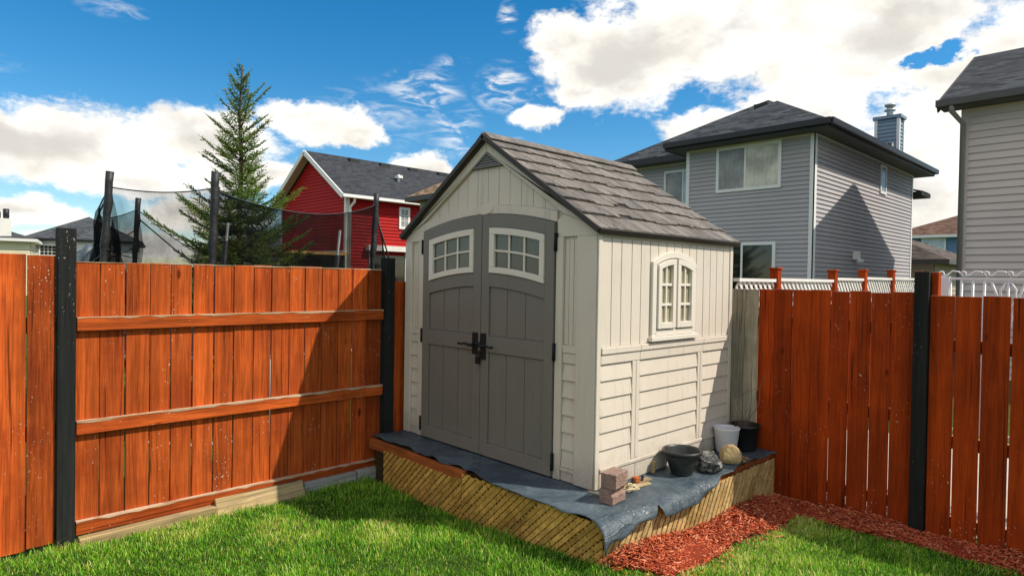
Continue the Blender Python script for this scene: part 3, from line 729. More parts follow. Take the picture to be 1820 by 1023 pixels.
# side window
def aw(u): return 1.648-.085*((u-.907)/.31)**2
w = MB(); us = seq(.600, 1.214, 20)
w.strip(us, lambda u: aw(u)-.048, aw, .007, .030, Sm); w.strip(seq(.600, .652, 3), 1.03, lambda u: aw(u)-.0481, .007, .0295, Sm); w.strip(seq(1.172, 1.214, 3), 1.03, lambda u: aw(u)-.0481, .007, .0295, Sm)
w.box(.007, .0295, .6521, 1.1719, 1.012, 1.058, .5); w.box(.007, .046, .578, 1.232, .976, 1.010, .5); w.box(.007, .0285, .600, .652, 1.0101, 1.0299, .5); w.box(.007, .0285, 1.172, 1.214, 1.0101, 1.0299, .5)
wf = w.build('arched_window', M['resin_light'], shed, .004)
for a, c in ((.660, .898), (.922, 1.166)):
    w = MB(); top = lambda u: aw(u)-.056
    w.strip(seq(a, c, 10), lambda u: top(u)-.042, top, .010, .044, Sm); w.strip(seq(a, a+.042, 3), 1.066, lambda u: top(u)-.0421, .010, .0435, Sm); w.strip(seq(c-.042, c, 3), 1.066, lambda u: top(u)-.0421, .010, .0435, Sm)
    w.box(.010, .0435, a+.0421, c-.0421, 1.066, 1.112, .5)
    mid = (a+c)/2; w.strip([mid-.010, mid+.010], 1.112, lambda u: top(u)-.042, .014, .032, Sm)
    for z in (1.245, 1.395): w.box(.014, .0325, a+.042, c-.042, z-.010, z+.010, .5)
    so = w.build('sash', M['resin_light'], wf, .003)
    gl = MB(); gl.strip(seq(a+.03, c-.03, 8), 1.10, lambda u: top(u)-.035, .009, .016, Sm); gl.build('window_pane', M['pane_khaki'], wf)
# roof
cosA = 1/math.sqrt(1+RS*RS); sinA = RS*cosA; RT = 2.575
def rp(side, s, y, h): return (CX+side*(s*cosA+h*sinA), y, RT-.03-s*sinA+h*cosA)
rf = MB(); SLS = {1: 1.175/cosA, -1: 1.130/cosA}; YF = -.065
for side in (1, -1):
    SL = SLS[side]; vs = [rp(side, s, y, h) for y in (YF, 1.90) for (s, h) in ((0, -.03), (SL, -.03), (SL, .0), (0, .0))]
    rf.add(vs, [(0, 1, 2, 3), (4, 7, 6, 5), (0, 4, 5, 1), (1, 5, 6, 2), (2, 6, 7, 3), (3, 7, 4, 0)])
roof = rf.build('roof', M['roof_dark'], shed, .004)
sh = MB(); rows = 7
for side in (1, -1):
    rl = SLS[side]/rows
    for r in range(rows):
        y = YF+.002
        while y < 1.897:
            wd = random.choice([.05, .07, .085, .10, .12, .15]); y2 = min(1.897, y+wd); 
            ext = random.choice([0, 0, .012, .02, .028, -.01]) if r < rows-1 else 0.004
            s0 = r*rl+.004; s1 = (r+1)*rl+ext; hb = .019+random.uniform(-.003, .003); 
            if random.random() < .035 and r > 0: s1 -= .06
            t_ = .001
            vs = [rp(side, s0, y+t_, .003), rp(side, s0, y2-t_, .003), rp(side, s1, y2-t_, hb), rp(side, s1, y+t_, hb), rp(side, s0, y+t_, -.002), rp(side, s0, y2-t_, -.002), rp(side, s1, y2-t_, .001), rp(side, s1, y+t_, .001)]
            sh.add(vs, [(0, 1, 2, 3), (3, 2, 6, 7), (0, 3, 7, 4), (1, 5, 6, 2), (0, 4, 5, 1)], random.random()); y = y2
sh.build('roof_shingle', M['shed_roof'], roof, .0015, seg=1)
rc = MB()
for side in (1, -1):
    vs = [rp(side, s, y, h) for y in (YF-.004, 1.905) for (s, h) in ((-.005, .004), (.085, .016), (.085, .030), (-.012, .036))]
    rc.add(vs, [(0, 1, 2, 3), (4, 7, 6, 5), (0, 4, 5, 1), (1, 5, 6, 2), (2, 6, 7, 3), (3, 7, 4, 0)])
rc.build('ridge_cap', M['shed_roof'], roof, .004)
ed = MB()
for side in (1, -1):
    SL = SLS[side]; U = Vector((side*sinA, 0, cosA))
    ed.bar(rp(side, -.01, YF-.008, -.004), rp(side, SL+.008, YF-.008, -.004), .016, .040, U)
    ed.bar(rp(side, SL+.006, YF, -.008), rp(side, SL+.006, .96, -.008), .016, .042, U); ed.bar(rp(side, SL+.006, .966, -.008), rp(side, SL+.006, 1.90, -.008), .016, .042, U)
ed.build('roof_edge', M['roof_dark'], roof, .004)

# ------------------------------------------------------------------ small things on the platform
def block(z, label, rot, dx, dy, prof):
    o = thing('concrete_block', label, 'block', (.205+dx, -.085+dy, z), 'stacked concrete blocks')
    b = MB(); c, s = math.cos(rot), math.sin(rot)
    mp = lambda u, w, d: (.205+dx+u*c-(d-.075)*s, -.085+dy+u*s+(d-.075)*c, z+w)
    b.prism(prof, 0, .165, mp)
    b.build('block_body', M['concrete'], o, .005)
block(.0, 'pinkish concrete block with a notched face, the lower of the stacked pair', .12, 0, 0, [(-.050, .001), (.050, .001), (.052, .056), (.038, .064), (.040, .096), (-.050, .096)]); block(.0975, 'pinkish concrete block sitting on top of the other block by the shed corner', .16, .004, .008, [(-.052, 0), (.050, 0), (.060, .010), (.058, .098), (-.052, .098)])
def pot(name, label, cat, c, prof, mat, group=None):
    o = thing(name, label, cat, c, group); b = MB(); b.lathe(prof, c, 44); b.build('pot_body', mat, o, recalc=False); return o
o = pot('bowl_planter', 'wide black plastic bowl planter beside the grey rock', 'planter', (.185, .79, .004),
    [(0, 0), (.078, 0), (.082, .008), (.080, .022), (.087, .026), (.112, .10), (.122, .128), (.124, .150), (.145, .152), (.147, .172), (.140, .178), (.132, .176), (.126, .164), (.110, .09), (.102, .075), (0, .075)], M['black_plastic'])
b = MB(); b.lathe([(0, .088), (.05, .092), (.112, .084)], (.185, .79, .004), 24)
b.build('soil', M['soil'], o)
o = pot('flower_pot', 'plain white plastic flower pot in front of the black nursery pot', 'pot', (.115, 1.60, .004),
    [(0, 0), (.078, 0), (.081, .008), (.104, .19), (.108, .196), (.108, .206), (.102, .207), (.098, .19), (.076, .03), (0, .03)], M['white_plastic'], 'upright pots at the back')
o = pot('nursery_pot', 'black nursery pot in the corner holding a bare twiggy plant', 'pot', (.175, 1.815, .004),
    [(0, 0), (.092, 0), (.095, .008), (.112, .185), (.122, .188), (.124, .212), (.116, .213), (.110, .18), (.10, .16), (0, .16)], M['nursery'], 'upright pots at the back')
b = MB(); b.lathe([(0, .168), (.08, .164), (.103, .160)], (.175, 1.815, .004), 24); b.build('soil', M['soil'], o)
tw = thing('dead_plant', 'leafless twiggy shrub standing in the black nursery pot', 'plant', (.175, 1.815, .16)); b = MB()
def stem(p, q, r, wig=.02, n=8):
    p = Vector(p); q = Vector(q); L = []
    for i in range(n+1):
        t = i/n; L.append(p.lerp(q, t)+Vector((math.sin(t*7+p.x*30)*wig*t*(1-t)*3, math.cos(t*5)*wig*t*(1-t)*2, .05*math.sin(PI*t)*0)))
    b.tube(L, [r*(1-.6*i/n) for i in range(n+1)], 6)
stem((.175, 1.81, .15), (.07, 1.83, .48), .004); stem((.16, 1.80, .15), (.36, 1.86, .70), .0034, .05, 12); stem((.07, 1.83, .42), (.30, 1.88, .56), .0022); stem((.19, 1.815, .15), (.235, 1.86, .92), .003)
for k in range(14):
    a = random.uniform(0, 6.28); stem((.15+random.uniform(-.03, .03), 1.81+random.uniform(-.03, .03), .16), (.13+.10*math.cos(a), 1.81+.07*math.sin(a), .20+random.uniform(.02, .16)), .0026)
b.build('stem', M['twig'], tw)
def rock(name, label, c, sx, sy, sz, mat, seed, flat=.35, rough=.16, cuts=10):
    rg = random.Random(seed); bm = bmesh.new(); bmesh.ops.create_icosphere(bm, subdivisions=4, radius=1)
    pl_ = [(Vector((rg.gauss(0, 1), rg.gauss(0, 1), rg.gauss(0, .8))).normalized(), rg.uniform(.55, .90)) for _ in range(cuts)]
    for vtx in bm.verts:
        p = vtx.co.copy()
        for n_, d in pl_:
            k = p.dot(n_)-d
            if k > 0: p -= n_*k*.92
        p *= 1+rough*.25*(math.sin(p.x*9+seed)*math.sin(p.y*8)*math.sin(p.z*10+1))+rg.uniform(-.012, .012)*rough*6
        vtx.co = Vector((p.x*sx, p.y*sy, max(-flat, p.z)*sz+flat*sz))
    me = bpy.data.meshes.new(name); bm.to_mesh(me); bm.free(); me.materials.append(mat)
    for p in me.polygons: p.use_smooth = cuts < 8
    o = bpy.data.objects.new(name, me); C.objects.link(o); o.location = c; o.rotation_euler = (0, 0, seed*.7); return tag(o, label, 'rock', 'rocks on the platform')
rock('rock', 'grey rock speckled with white beside the black bowl planter', (.265, 1.045, .002), .165, .125, .118, M['rock'], 8, .30, .35, 16)
rock('rock', 'smooth tan boulder leaning against the white pot', (.275, 1.335, .002), .085, .105, .090, M['tan_rock'], 11, .60, .14, 7)
# scraps
t_ = thing('wood_scrap', 'splintered wood scrap with two rusty metal brackets beside the blocks', 'scrap', (.11, .30, 0)); b = MB()
b.bar((.085, .10, .014), (.125, .46, .016), .045, .016, (0, 0, 1), .3); b.bar((.135, .16, .010), (.17, .40, .008), .03, .010, (.3, 0, 1), .8); b.build('splinter', M['timberY'], t_, .003)
for yy in (.24, .36):
    b = MB(); b.box(.085, .135, yy-.012, yy+.012, .024, .028, .5); b.box(.131, .135, yy-.012, yy+.012, .028, .062, .5); b.build('bracket', M['black_metal'], t_, .001)
b = MB(); b.box(.098, .138, .275, .330, .026, .060, .5); b.build('wood_chip', M['rim'], t_, .004)
b = MB()
for k in range(9):
    y0 = random.uniform(.02, .14); b.tube([(.165+random.uniform(-.02, .03), .10+random.uniform(-.05, .03), .006+.007*k), (.19+random.uniform(-.03, .03), .13+y0*.4, .014+.006*k), (.175+random.uniform(-.02, .03), .20+random.uniform(-.03, .05), .006+.005*k)], .006, 6)
tag(b.build('twig_bundle', M['straw'], None, origin=(.17, .14, 0)), 'small tangle of dry straw and twigs right behind the concrete blocks', 'twigs')
b = MB()
for k in range(6):
    b.tube([(-.02+.03*k, -.055-.01*k, .006+.003*k), (.06+.02*k, -.05+.006*k, .010+.003*k), (.13+.012*k, -.035+.01*k, .006)], .0035, 5)
tag(b.build('dry_straw', M['straw'], None, origin=(.05, -.05, 0)), 'few pale dry stalks lying at the front corner of the shed', 'straw')
b = MB(); b.bar((.06, .60, .012), (.055, .62, .095), .03, .016, (0, 1, 0), .6)
tag(b.build('wood_chip', M['timberY'], None, .003, origin=(.06, .61, 0)), 'small wooden peg standing against the shed behind the black bowl', 'wood chip')
b = MB()
for k in range(7):
    a = k*.9; vs = []
    for (u, w_) in ((-1, 0), (0, .5), (1, 0), (0, -.5)):
        vs.append((.36+.012*math.sin(k*2.1)+u*.032*math.cos(a), 1.42+.014*math.cos(k*1.7)+u*.032*math.sin(a)+w_*.03, .006+.007*k+.02*abs(u)*(k % 2)+.012*w_))
    b.add(vs, [(0, 1, 2, 3)], random.random())
tag(b.build('dead_leaf', M['dead_leaf'], None, origin=(.36, 1.42, 0)), 'crumpled brown dead leaves on the rubber sheet in front of the pots', 'leaves')

# ------------------------------------------------------------------ houses
def siding(mb, p0, p1, z0, z1, pitch=.10, proud=.026, clip=None):
    """lap siding between ground points p0 and p1 (outside on the right hand going p0 -> p1), real overlapping courses"""
    p0 = Vector((*p0, 0)); p1 = Vector((*p1, 0)); d = (p1-p0); L = d.length; d.normalize(); n = Vector((d.y, -d.x, 0))
    k = 0; z = z0
    while z < z1-1e-4:
        zt = min(z+pitch, z1); a0, a1 = (0, L) if not clip else clip(z); b0, b1 = (0, L) if not clip else clip(zt)
        if a1-a0 > .02:
            vs = [p0+d*a0+n*proud+Vector((0, 0, z)), p0+d*a1+n*proud+Vector((0, 0, z)), p0+d*b1+n*.002+Vector((0, 0, zt)), p0+d*b0+n*.002+Vector((0, 0, zt)), p0+d*a0+n*.002+Vector((0, 0, z)), p0+d*a1+n*.002+Vector((0, 0, z))]
            mb.add(vs, [(0, 1, 2, 3), (4, 5, 1, 0)], random.uniform(.15, .85))
        z = zt
class Frame2:
    """wall local frame: u along the wall from p0, z up, d outwards"""
    def __init__(s, p0, p1):
        s.p0 = Vector((*p0, 0)); d = Vector((*p1, 0))-s.p0; s.L = d.length; s.d = d.normalized(); s.n = Vector((s.d.y, -s.d.x, 0))
    def __call__(s, u, z, d): return s.p0+s.d*u+s.n*d+Vector((0, 0, z))
    def rect(s, mb, u0, u1, z0, z1, d0, d1, rnd=.5): mb.prism([(u0, z0), (u1, z0), (u1, z1), (u0, z1)], d0, d1, s, rnd)
def window(F, parent, u0, u1, z0, z1, panes=((0, 1, 'win_grey'),), fr=.07, trim='white', grid=None, proud=.05):
    b = MB(); F.rect(b, u0, u1, z1-fr, z1, .0, proud); F.rect(b, u0, u1, z0, z0+fr, 0, proud); F.rect(b, u0, u0+fr, z0+fr, z1-fr, 0, proud-.002); F.rect(b, u1-fr, u1, z0+fr, z1-fr, 0, proud-.002)
    W = u1-u0-2*fr
    for k, (a, c, mt) in enumerate(panes[1:]): F.rect(b, u0+fr+W*a-fr*.35, u0+fr+W*a+fr*.35, z0+fr, z1-fr, 0, proud-.004)
    if grid:
        for k in range(1, grid[0]): F.rect(b, u0+fr+W*k/grid[0]-.012, u0+fr+W*k/grid[0]+.012, z0+fr, z1-fr, proud*.7, proud*.9)
        for k in range(1, grid[1]): zz = z0+fr+(z1-z0-2*fr)*k/grid[1]; F.rect(b, u0+fr, u1-fr, zz-.012, zz+.012, proud*.7, proud*.91)
    o = b.build('window', M[trim], parent)
    for (a, c, mt) in panes:
        g_ = MB(); F.rect(g_, u0+fr+W*a, u0+fr+W*c, z0+fr*.9, z1-fr*.9, .0, proud*.72); g_.build('window_pane', M[mt], o)
    return o
GZ = -.4
# --- grey house
H = thing('house', 'grey sided two storey house with dark hip roof and a large upstairs window', 'house', (-5.8, 15, GZ), 'neighbouring houses')
b = MB(); b.box(-5.94, -2.83, 11.02, 18.48, GZ, 4.75, .5); b.box(-8.7, -5.95, 12.22, 18.48, GZ, 4.75, .5)
siding(b, (-5.94, 11.0), (-2.81, 11.0), GZ, 4.75); siding(b, (-8.7, 12.2), (-5.94, 12.2), GZ, 4.75)
siding(b, (-5.94, 12.2), (-5.94, 11.0), GZ, 4.75)
b.build('wall', M['sid_grey'], H, recalc=False)
b = MB(); siding(b, (-2.81, 11.0), (-2.81, 18.5), GZ, 4.75); b.build('wall', M['sid_grey'], H, recalc=False)
F1 = Frame2((-5.94, 11.0), (-2.81, 11.0)); F1b = Frame2((-8.7, 12.2), (-5.94, 12.2)); F1s = Frame2((-2.81, 11.0), (-2.81, 18.5))
b = MB(); F1.rect(b, 0, .09, GZ, 4.72, 0, .03); F1.rect(b, 3.05, 3.16, GZ, 4.72, 0, .03); F1s.rect(b, -.03, .09, GZ, 4.72, .001, .031); F1s.rect(b, 7.41, 7.5, GZ, 4.72, 0, .03)
F1.rect(b, .09, 3.05, 4.67, 4.72, 0, .035); F1b.rect(b, 0, 2.76, 4.67, 4.72, 0, .035); F1s.rect(b, .09, 7.41, 4.67, 4.72, 0, .035); b.build('corner_trim', M['white'], H)
window(F1, H, .83, 2.42, 3.58, 4.66, ((0, .46, 'win_grey'), (.46, 1, 'win_blind')), .07)
window(F1, H, 1.05, 2.33, 1.0, 2.36, ((0, .36, 'win_dark'), (.36, 1, 'win_dark')), .07)
window(F1b, H, 1.35, 2.46, 3.52, 4.50, ((0, .55, 'win_grey'), (.55, .78, 'win_sky'), (.78, 1, 'win_blind')), .06)
window(F1s, H, 4.42, 4.92, 3.85, 4.62, ((0, 1, 'win_grey'),), .07, grid=(1, 2))
ez, pk = 4.86, .58
P_ = [(-6.3, 10.55, ez), (-2.36, 10.55, ez), (-2.36, 19.0, ez), (-9.15, 19.0, ez), (-9.15, 11.74, ez), (-6.3, 11.74, ez), (-4.33, 12.52, ez+1.97*pk), (-4.33, 13.71, ez+1.97*pk), (-5.755, 15.135, ez+3.395*pk), (-5.755, 15.6, ez+3.395*pk)]
b = MB(); b.add(P_, [(0, 1, 6), (5, 0, 6, 7), (4, 5, 7, 8), (1, 2, 9, 8, 7, 6), (2, 3, 9), (3, 4, 8, 9)])
rfo = b.build('roof', M['sh_grey'], H, recalc=False)
b = MB()
def fascia(b, pts, z0, z1, th=.03):
    for p, q_ in zip(pts[:-1], pts[1:]): b.bar((p[0], p[1], (z0+z1)/2), (q_[0], q_[1], (z0+z1)/2), th, z1-z0)
EV = [(-6.3, 11.74), (-6.3, 10.55), (-2.36, 10.55), (-2.36, 19.0), (-9.15, 19.0), (-9.15, 11.74), (-6.3, 11.74)]
fascia(b, EV, ez-.17, ez-.002); fascia(b, [(x*1.0+(.06 if x > -3 else -.06 if x < -9 else 0), y-(.06 if y < 12 else -.06 if y > 18 else 0)) for x, y in EV[1:4]], ez-.11, ez+.015, .10)
b.build('gutter', M['fascia'], rfo)
b = MB(); b.box(-6.29, -2.37, 10.56, 12.0, ez-.16, ez-.14, .5); b.box(-9.14, -2.372, 11.75, 18.99, ez-.165, ez-.145, .5); b.build('soffit', M['soffit'], rfo)
b = MB()
for (x, y, z) in ((-5.45, 14.2, 6.32), ): b.box(x-.2, x+.2, y-.2, y+.2, z-.1, z+.12, .5)
b.build('roof_vent', M['fascia'], rfo); b = MB()
b.tube([(-3.0, 17.0, 5.1), (-3.0, 17.0, 5.45)], .09, 10)
b.build('roof_vent', M['fascia'], rfo)
c0, c1, d0, d1, ct = -3.56, -2.97, 17.6, 18.02, 6.30
b = MB(); b.box(c0+.01, c1-.01, d0+.01, d1, 4.9, ct, .5); siding(b, (c0, d0), (c1, d0), 4.9, ct, .11); siding(b, (c1, d0), (c1, d1), 4.9, ct, .11); ch = b.build('chimney', M['chim_blue'], H, recalc=False)
for (x, y) in ((c0, d0), (c1, d0), (c1, d1)): b = MB(); b.box(x-.04, x+.04, y-.04, y+.04, 4.9, ct, .5); b.build('chimney_trim', M['white'], ch)
b = MB(); b.box(c0-.08, c1+.08, d0-.08, d1+.08, ct+.001, ct+.09, .5); b.build('chimney_cap', M['chim_blue'], ch)
b = MB(); b.tube([(-3.26, 17.8, ct+.09), (-3.26, 17.8, ct+.40)], .09, 12); b.tube([(-3.26, 17.8, ct+.27), (-3.26, 17.8, ct+.31)], .15, 12); b.tube([(-3.26, 17.8, ct+.41), (-3.26, 17.8, ct+.46)], .15, 12); b.build('flue', M['steel'], ch)
b = MB(); b.box(-2.78, -2.66, 13.45, 13.63, 2.02, 2.22, .5); b.box(-2.70, -2.60, 13.5, 13.7, 1.96, 2.05, .5); b.build('wall_vent', M['white'], H)
b = MB(); b.add([(-2.58, 18.7, 4.25), (-2.58, 19.7, 4.25), (-5.8, 19.7, 5.2), (-5.8, 18.7, 5.2)], [(0, 1, 2, 3)]); b.box(-5.8, -2.60, 18.7, 19.7, 4.12, 4.24, .5); b.build('porch_roof', M['sh_dark'], H)

# --- right house
H = thing('house', 'pinkish grey sided house at the right edge with gable roof and dark downspout', 'house', (3.8, 15, GZ), 'neighbouring houses')
b = MB(); b.box(-.30, 8.5, 12.02, 17.8, GZ, 5.03, .5); siding(b, (-.32, 12.0), (8.5, 12.0), GZ, 5.03, .144, .032); siding(b, (8.5, 12.0), (8.5, 17.8), GZ, 5.03, .144, .032)
mpx = lambda u, z, d: (d, u, z)
b.prism([(12.02, 5.03), (17.78, 5.03), (14.9, 6.62)], -.28, 8.48, mpx); b.build('wall', M['sid_pink'], H, recalc=False)
F2 = Frame2((-.32, 12.0), (8.5, 12.0)); b = MB(); F2.rect(b, -.02, .11, GZ, 5.0, 0, .035); F2.rect(b, .11, 8.8, 4.90, 5.0, 0, .03); b.build('corner_trim', M['sid_pink'], H)
window(F2, H, 1.16, 2.5, 3.82, 4.82, ((0, .5, 'win_grey'), (.5, 1, 'win_blind')), .07)
window(F2, H, 3.8, 5.4, 1.0, 2.3, ((0, .5, 'win_grey'), (.5, 1, 'win_grey')), .07)
b = MB(); sl = (6.83-5.08)/3.3
for s in (-1, 1):
    y0 = 14.9+s*3.3; vs = [(-.66, y0, 5.08), (8.9, y0, 5.08), (8.9, 14.9, 6.83), (-.66, 14.9, 6.83)]; vs += [(x, y, z-.10) for x, y, z in vs]
    b.add(vs, [(0, 1, 2, 3), (7, 6, 5, 4), (0, 4, 5, 1), (0, 3, 7, 4), (1, 5, 6, 2)])
rfo = b.build('roof', M['sh_dark'], H)
b = MB(); b.box(-.68, 8.9, 11.47, 11.59, 4.97, 5.10, .5); b.box(-.68, 8.9, 18.21, 18.33, 4.97, 5.10, .5)
b.bar((-.67, 11.6, 4.98), (-.67, 14.9, 6.73), .03, .2, (0, -.5, .86)); b.bar((-.67, 18.2, 4.98), (-.67, 14.9, 6.73), .03, .2, (0, .5, .86)); b.build('gutter', M['soffit'], rfo)
b = MB(); b.box(-.64, 8.9, 11.60, 12.0, 4.955, 4.975, .5); b.build('soffit', M['soffit'], rfo)
b = MB(); b.tube([(-.42, 11.53, 5.0), (-.42, 11.56, 4.86), (-.30, 11.92, 4.66), (-.30, 11.93, GZ)], .05, 8); b.build('downspout', M['downspout'], H)

# --- red house
H = thing('house', 'red sided house with white trimmed gable and grey shingle roof beyond the trampoline', 'house', (-29.8, 19.5, GZ), 'neighbouring houses')
b = MB(); b.box(-33.58, -26.12, 12.72, 26.6, GZ, 5.38, .5)
siding(b, (-33.6, 12.7), (-26.1, 12.7), GZ, 5.38, .17, .045); siding(b, (-26.1, 12.7), (-26.1, 26.6), GZ, 5.38, .17, .045)
b.prism([(-33.58, 5.38), (-26.12, 5.38), (-29.85, 7.74)], -26.6, -12.72, Fm)
siding(b, (-33.6, 12.7), (-26.1, 12.7), 5.38, 7.72, .17, .045, clip=lambda z: (3.75*(z-5.38)/2.36, 7.5-3.75*(z-5.38)/2.36))
b.build('wall', M['sid_red'], H, recalc=False)
F3 = Frame2((-33.6, 12.7), (-26.1, 12.7)); F3s = Frame2((-26.1, 12.7), (-26.1, 26.6))
b = MB(); F3.rect(b, 7.36, 7.54, GZ, 5.38, 0, .05); F3s.rect(b, 0, .16, GZ, 5.38, .0, .051); F3.rect(b, 0, .14, GZ, 5.38, 0, .05); F3.rect(b, .14, 7.36, 2.60, 2.68, 0, .05); b.build('corner_trim', M['white'], H)
window(F3s, H, 3.1, 3.78, 3.95, 5.12, ((0, 1, 'win_grey'),), .12, grid=(2, 3), proud=.09)
b = MB(); RSr = .63
for s in (-1, 1):
    e = -29.85+s*4.2; ze = 8.1-4.2*RSr; vs = [(e, 12.25, ze), (e, 27.0, ze), (-29.85, 27.0, 8.1), (-29.85, 12.25, 8.1)]; vs += [(x, y, z-.12) for x, y, z in vs]
    b.add(vs, [(0, 1, 2, 3), (7, 6, 5, 4), (0, 4, 5, 1), (0, 3, 7, 4), (1, 5, 6, 2)])
rfo = b.build('roof', M['sh_slate'], H)
b = MB()
for s in (-1, 1): 
    ze = 8.1-4.2*RSr; b.bar((-29.85+s*4.22, 12.22, ze-.13), (-29.85, 12.22, 8.1-.10), .06, .24, (s*.53, 0, .85)); b.box(-29.85+s*4.2-.05 if s < 0 else -29.85+4.2-.03, -29.85+s*4.2+.05 if s < 0 else -29.85+4.33, 12.2, 27.0, ze-.17, ze-.02, .5)
b.build('fascia', M['white'], rfo)
b = MB()
for s in (-1, 1):
    b.add([(-29.85+s*4.18, 12.26, 8.1-4.18*RSr-.135), (-29.85, 12.26, 7.96), (-29.85, 12.7, 7.96), (-29.85+s*4.18, 12.7, 8.1-4.18*RSr-.135)], [(0, 1, 2, 3)])
b.box(-26.1, -25.66, 12.7, 27, 5.30, 5.32, .5); b.build('soffit', M['soffit_lt'], rfo)
b = MB()
for y in (15.0, 17.0, 19.0, 21.2): b = MB(); b.box(-29.72, -29.3, y-.3, y+.3, 7.72, 7.98, .5); b.build('roof_vent', M['fascia'], rfo)
b = MB(); b.tube([(-27.8, 16.9, 6.6), (-27.8, 16.9, 7.15)], .08, 8); b.box(-27.95, -27.6, 16.75, 17.05, 6.95, 7.1, .5); b.build('vent_pipe', M['white'], rfo)
b = MB(); b.tube([(-25.72, 12.95, 5.30), (-25.75, 12.95, 5.10), (-26.0, 12.85, 4.85), (-26.0, 12.82, GZ)], .07, 8); b.build('downspout', M['white'], H)
b = MB(); b.box(-33.8, -25.9, 9.8, 12.64, 2.42, 2.56, .5); b.build('deck', M['deck_tan'], H)
b = MB()
for x in (-33.5, -29.8, -26.1): b.box(x-.07, x+.07, 9.9, 10.04, GZ, 2.42, .5)
b.box(-33.4, -26.2, 12.5, 12.6, GZ, 2.41, .5); b.build('under_deck', M['dark_wood'], H)  # posts, plus a plain dark panel across the space under the deck
b = MB(); F3s.rect(b, 1.1, 4.6, 2.72, 3.0, .0, .35); F3s.rect(b, 1.3, 1.42, GZ, 2.72, 0, .10); F3s.rect(b, 3.5, 3.62, GZ, 2.72, 0, .10); b.build('door_canopy', M['offwhite'], H)
b = MB(); F3s.rect(b, 1.43, 3.49, GZ, 2.5, .0, .06); b.build('patio_door', M['win_dark'], H)

# --- other houses further off
def hip(b, x0, x1, y0, y1, ez, pitch):
    w = min(x1-x0, y1-y0)/2; z = ez+w*pitch
    if x1-x0 > y1-y0: r0, r1 = (x0+w, (y0+y1)/2, z), (x1-w, (y0+y1)/2, z)
    else: r0, r1 = ((x0+x1)/2, y0+w, z), ((x0+x1)/2, y1-w, z)
    V = [(x0, y0, ez), (x1, y0, ez), (x1, y1, ez), (x0, y1, ez), r0, r1]
    b.add(V, [(0, 1, 5, 4), (1, 2, 5), (2, 3, 4, 5), (3, 0, 4)] if x1-x0 > y1-y0 else [(0, 1, 4), (1, 2, 5, 4), (2, 3, 5), (3, 0, 4, 5)])
def simple_house(label, loc, rot, w, d, ez, pitch, wall, roof, wins=(), over=.45, fas='white', trim='white', fh=.2):
    H = thing('house', label, 'house', (loc[0], loc[1], GZ), 'neighbouring houses'); H.rotation_euler = (0, 0, rot)
    def bl(b, name, mat, par): 
        b.v = [(p[0]+loc[0], p[1]+loc[1], p[2]) for p in b.v]; return b.build(name, M[mat], par, recalc=False)
    b = MB(); hw, hd = w/2, d/2; b.box(-hw+.03, hw-.03, -hd+.03, hd-.03, GZ, ez, .5)
    for p, q_ in (((-hw, -hd), (hw, -hd)), ((hw, -hd), (hw, hd)), ((hw, hd), (-hw, hd)), ((-hw, hd), (-hw, -hd))): siding(b, p, q_, GZ, ez, .18, .025)
    bl(b, 'wall', wall, H)
    b = MB(); hip(b, -hw-over, hw+over, -hd-over, hd+over, ez+.12, pitch); ro = bl(b, 'roof', roof, H)
    b = MB(); a, c = hw+over, hd+over; fascia(b, [(-a, -c), (a, -c), (a, c), (-a, c), (-a, -c)], ez+.12-fh, ez+.118, .05); b.box(-a+.05, a-.05, -c+.05, c-.05, ez-.06, ez-.02, .5); bl(b, 'fascia', fas, ro)
    for side, u0, u1, z0, z1, pn, grid in wins:
        F = {'f': Frame2((-hw, -hd), (hw, -hd)), 'r': Frame2((hw, -hd), (hw, hd))}[side]
        F.p0 = F.p0+Vector((loc[0], loc[1], 0)); window(F, H, u0, u1, z0, z1, ((0, 1, pn),), .10, trim, grid, .09)
    return H
# far white bungalow: front looks back to the yard
simple_house('white far house with grey hip roof and a gridded window, left of the trampoline', (-63.9, 8.75), math.radians(75), 7.2, 10.5, 3.85, .52, 'sid_white', 'sh_grey',
    (('f', .6, 2.3, 2.55, 3.5, 'win_dark', (6, 3)), ('f', 4.4, 6.0, 2.45, 3.5, 'win_blind', None), ('r', 2.5, 4.5, 2.2, 3.4, 'win_blind', None)), .5, 'fascia', 'white', .12)
simple_house('dark roofed far house half hidden behind the spruce', (-52.0, 19.5), math.radians(75), 9.0, 9.0, 3.3, .36, 'sid_tan', 'sh_dark', (('f', 2, 3.6, 1.8, 2.8, 'win_grey', None),), .5, 'fascia')
Hc = simple_house('cream far house with dark roof at the left edge', (-59.0, -1.9), math.radians(80), 12, 9.0, 3.5, .34, 'sid_cream', 'sh_dark', (), .4, 'offwhite')
b = MB(); b.box(-54.6-.05, -54.6+.8, 1.2, 2.2, 3.2, 5.0, .5); co = b.build('chimney', M['offwhite'], None)
co.name = 'chimney'; co.parent = Hc; co.matrix_parent_inverse = Matrix.Translation(Hc.location).inverted() if False else (Matrix.Translation(Hc.location) @ Matrix.Rotation(math.radians(80), 4, 'Z')).inverted()
b = MB(); b.tube([(-54.3, 1.5, 5.0), (-54.3, 1.5, 5.45)], .16, 8); b.tube([(-54.3, 1.95, 5.0), (-54.3, 1.95, 5.7)], .18, 8); cp = b.build('chimney_pot', M['fascia'], None); cp.parent = co
simple_house('tan roofed house peeking out between the red house and the shed roof', (-17.45, 15.3), 0, 3.6, 6.0, 4.62, .60, 'sid_tan', 'sh_tan', (), .45, 'soffit')
simple_house('blue sided house with brown roof far off between the two grey houses', (-7.3, 54.0), 0, 9.0, 9.0, 4.85, .42, 'sid_blue', 'sh_brown', (('f', 1.9, 3.4, 3.75, 4.75, 'win_sky', (2, 1)), ('r', 2, 4, 3.0, 4.3, 'win_sky', (2, 1))), .5)
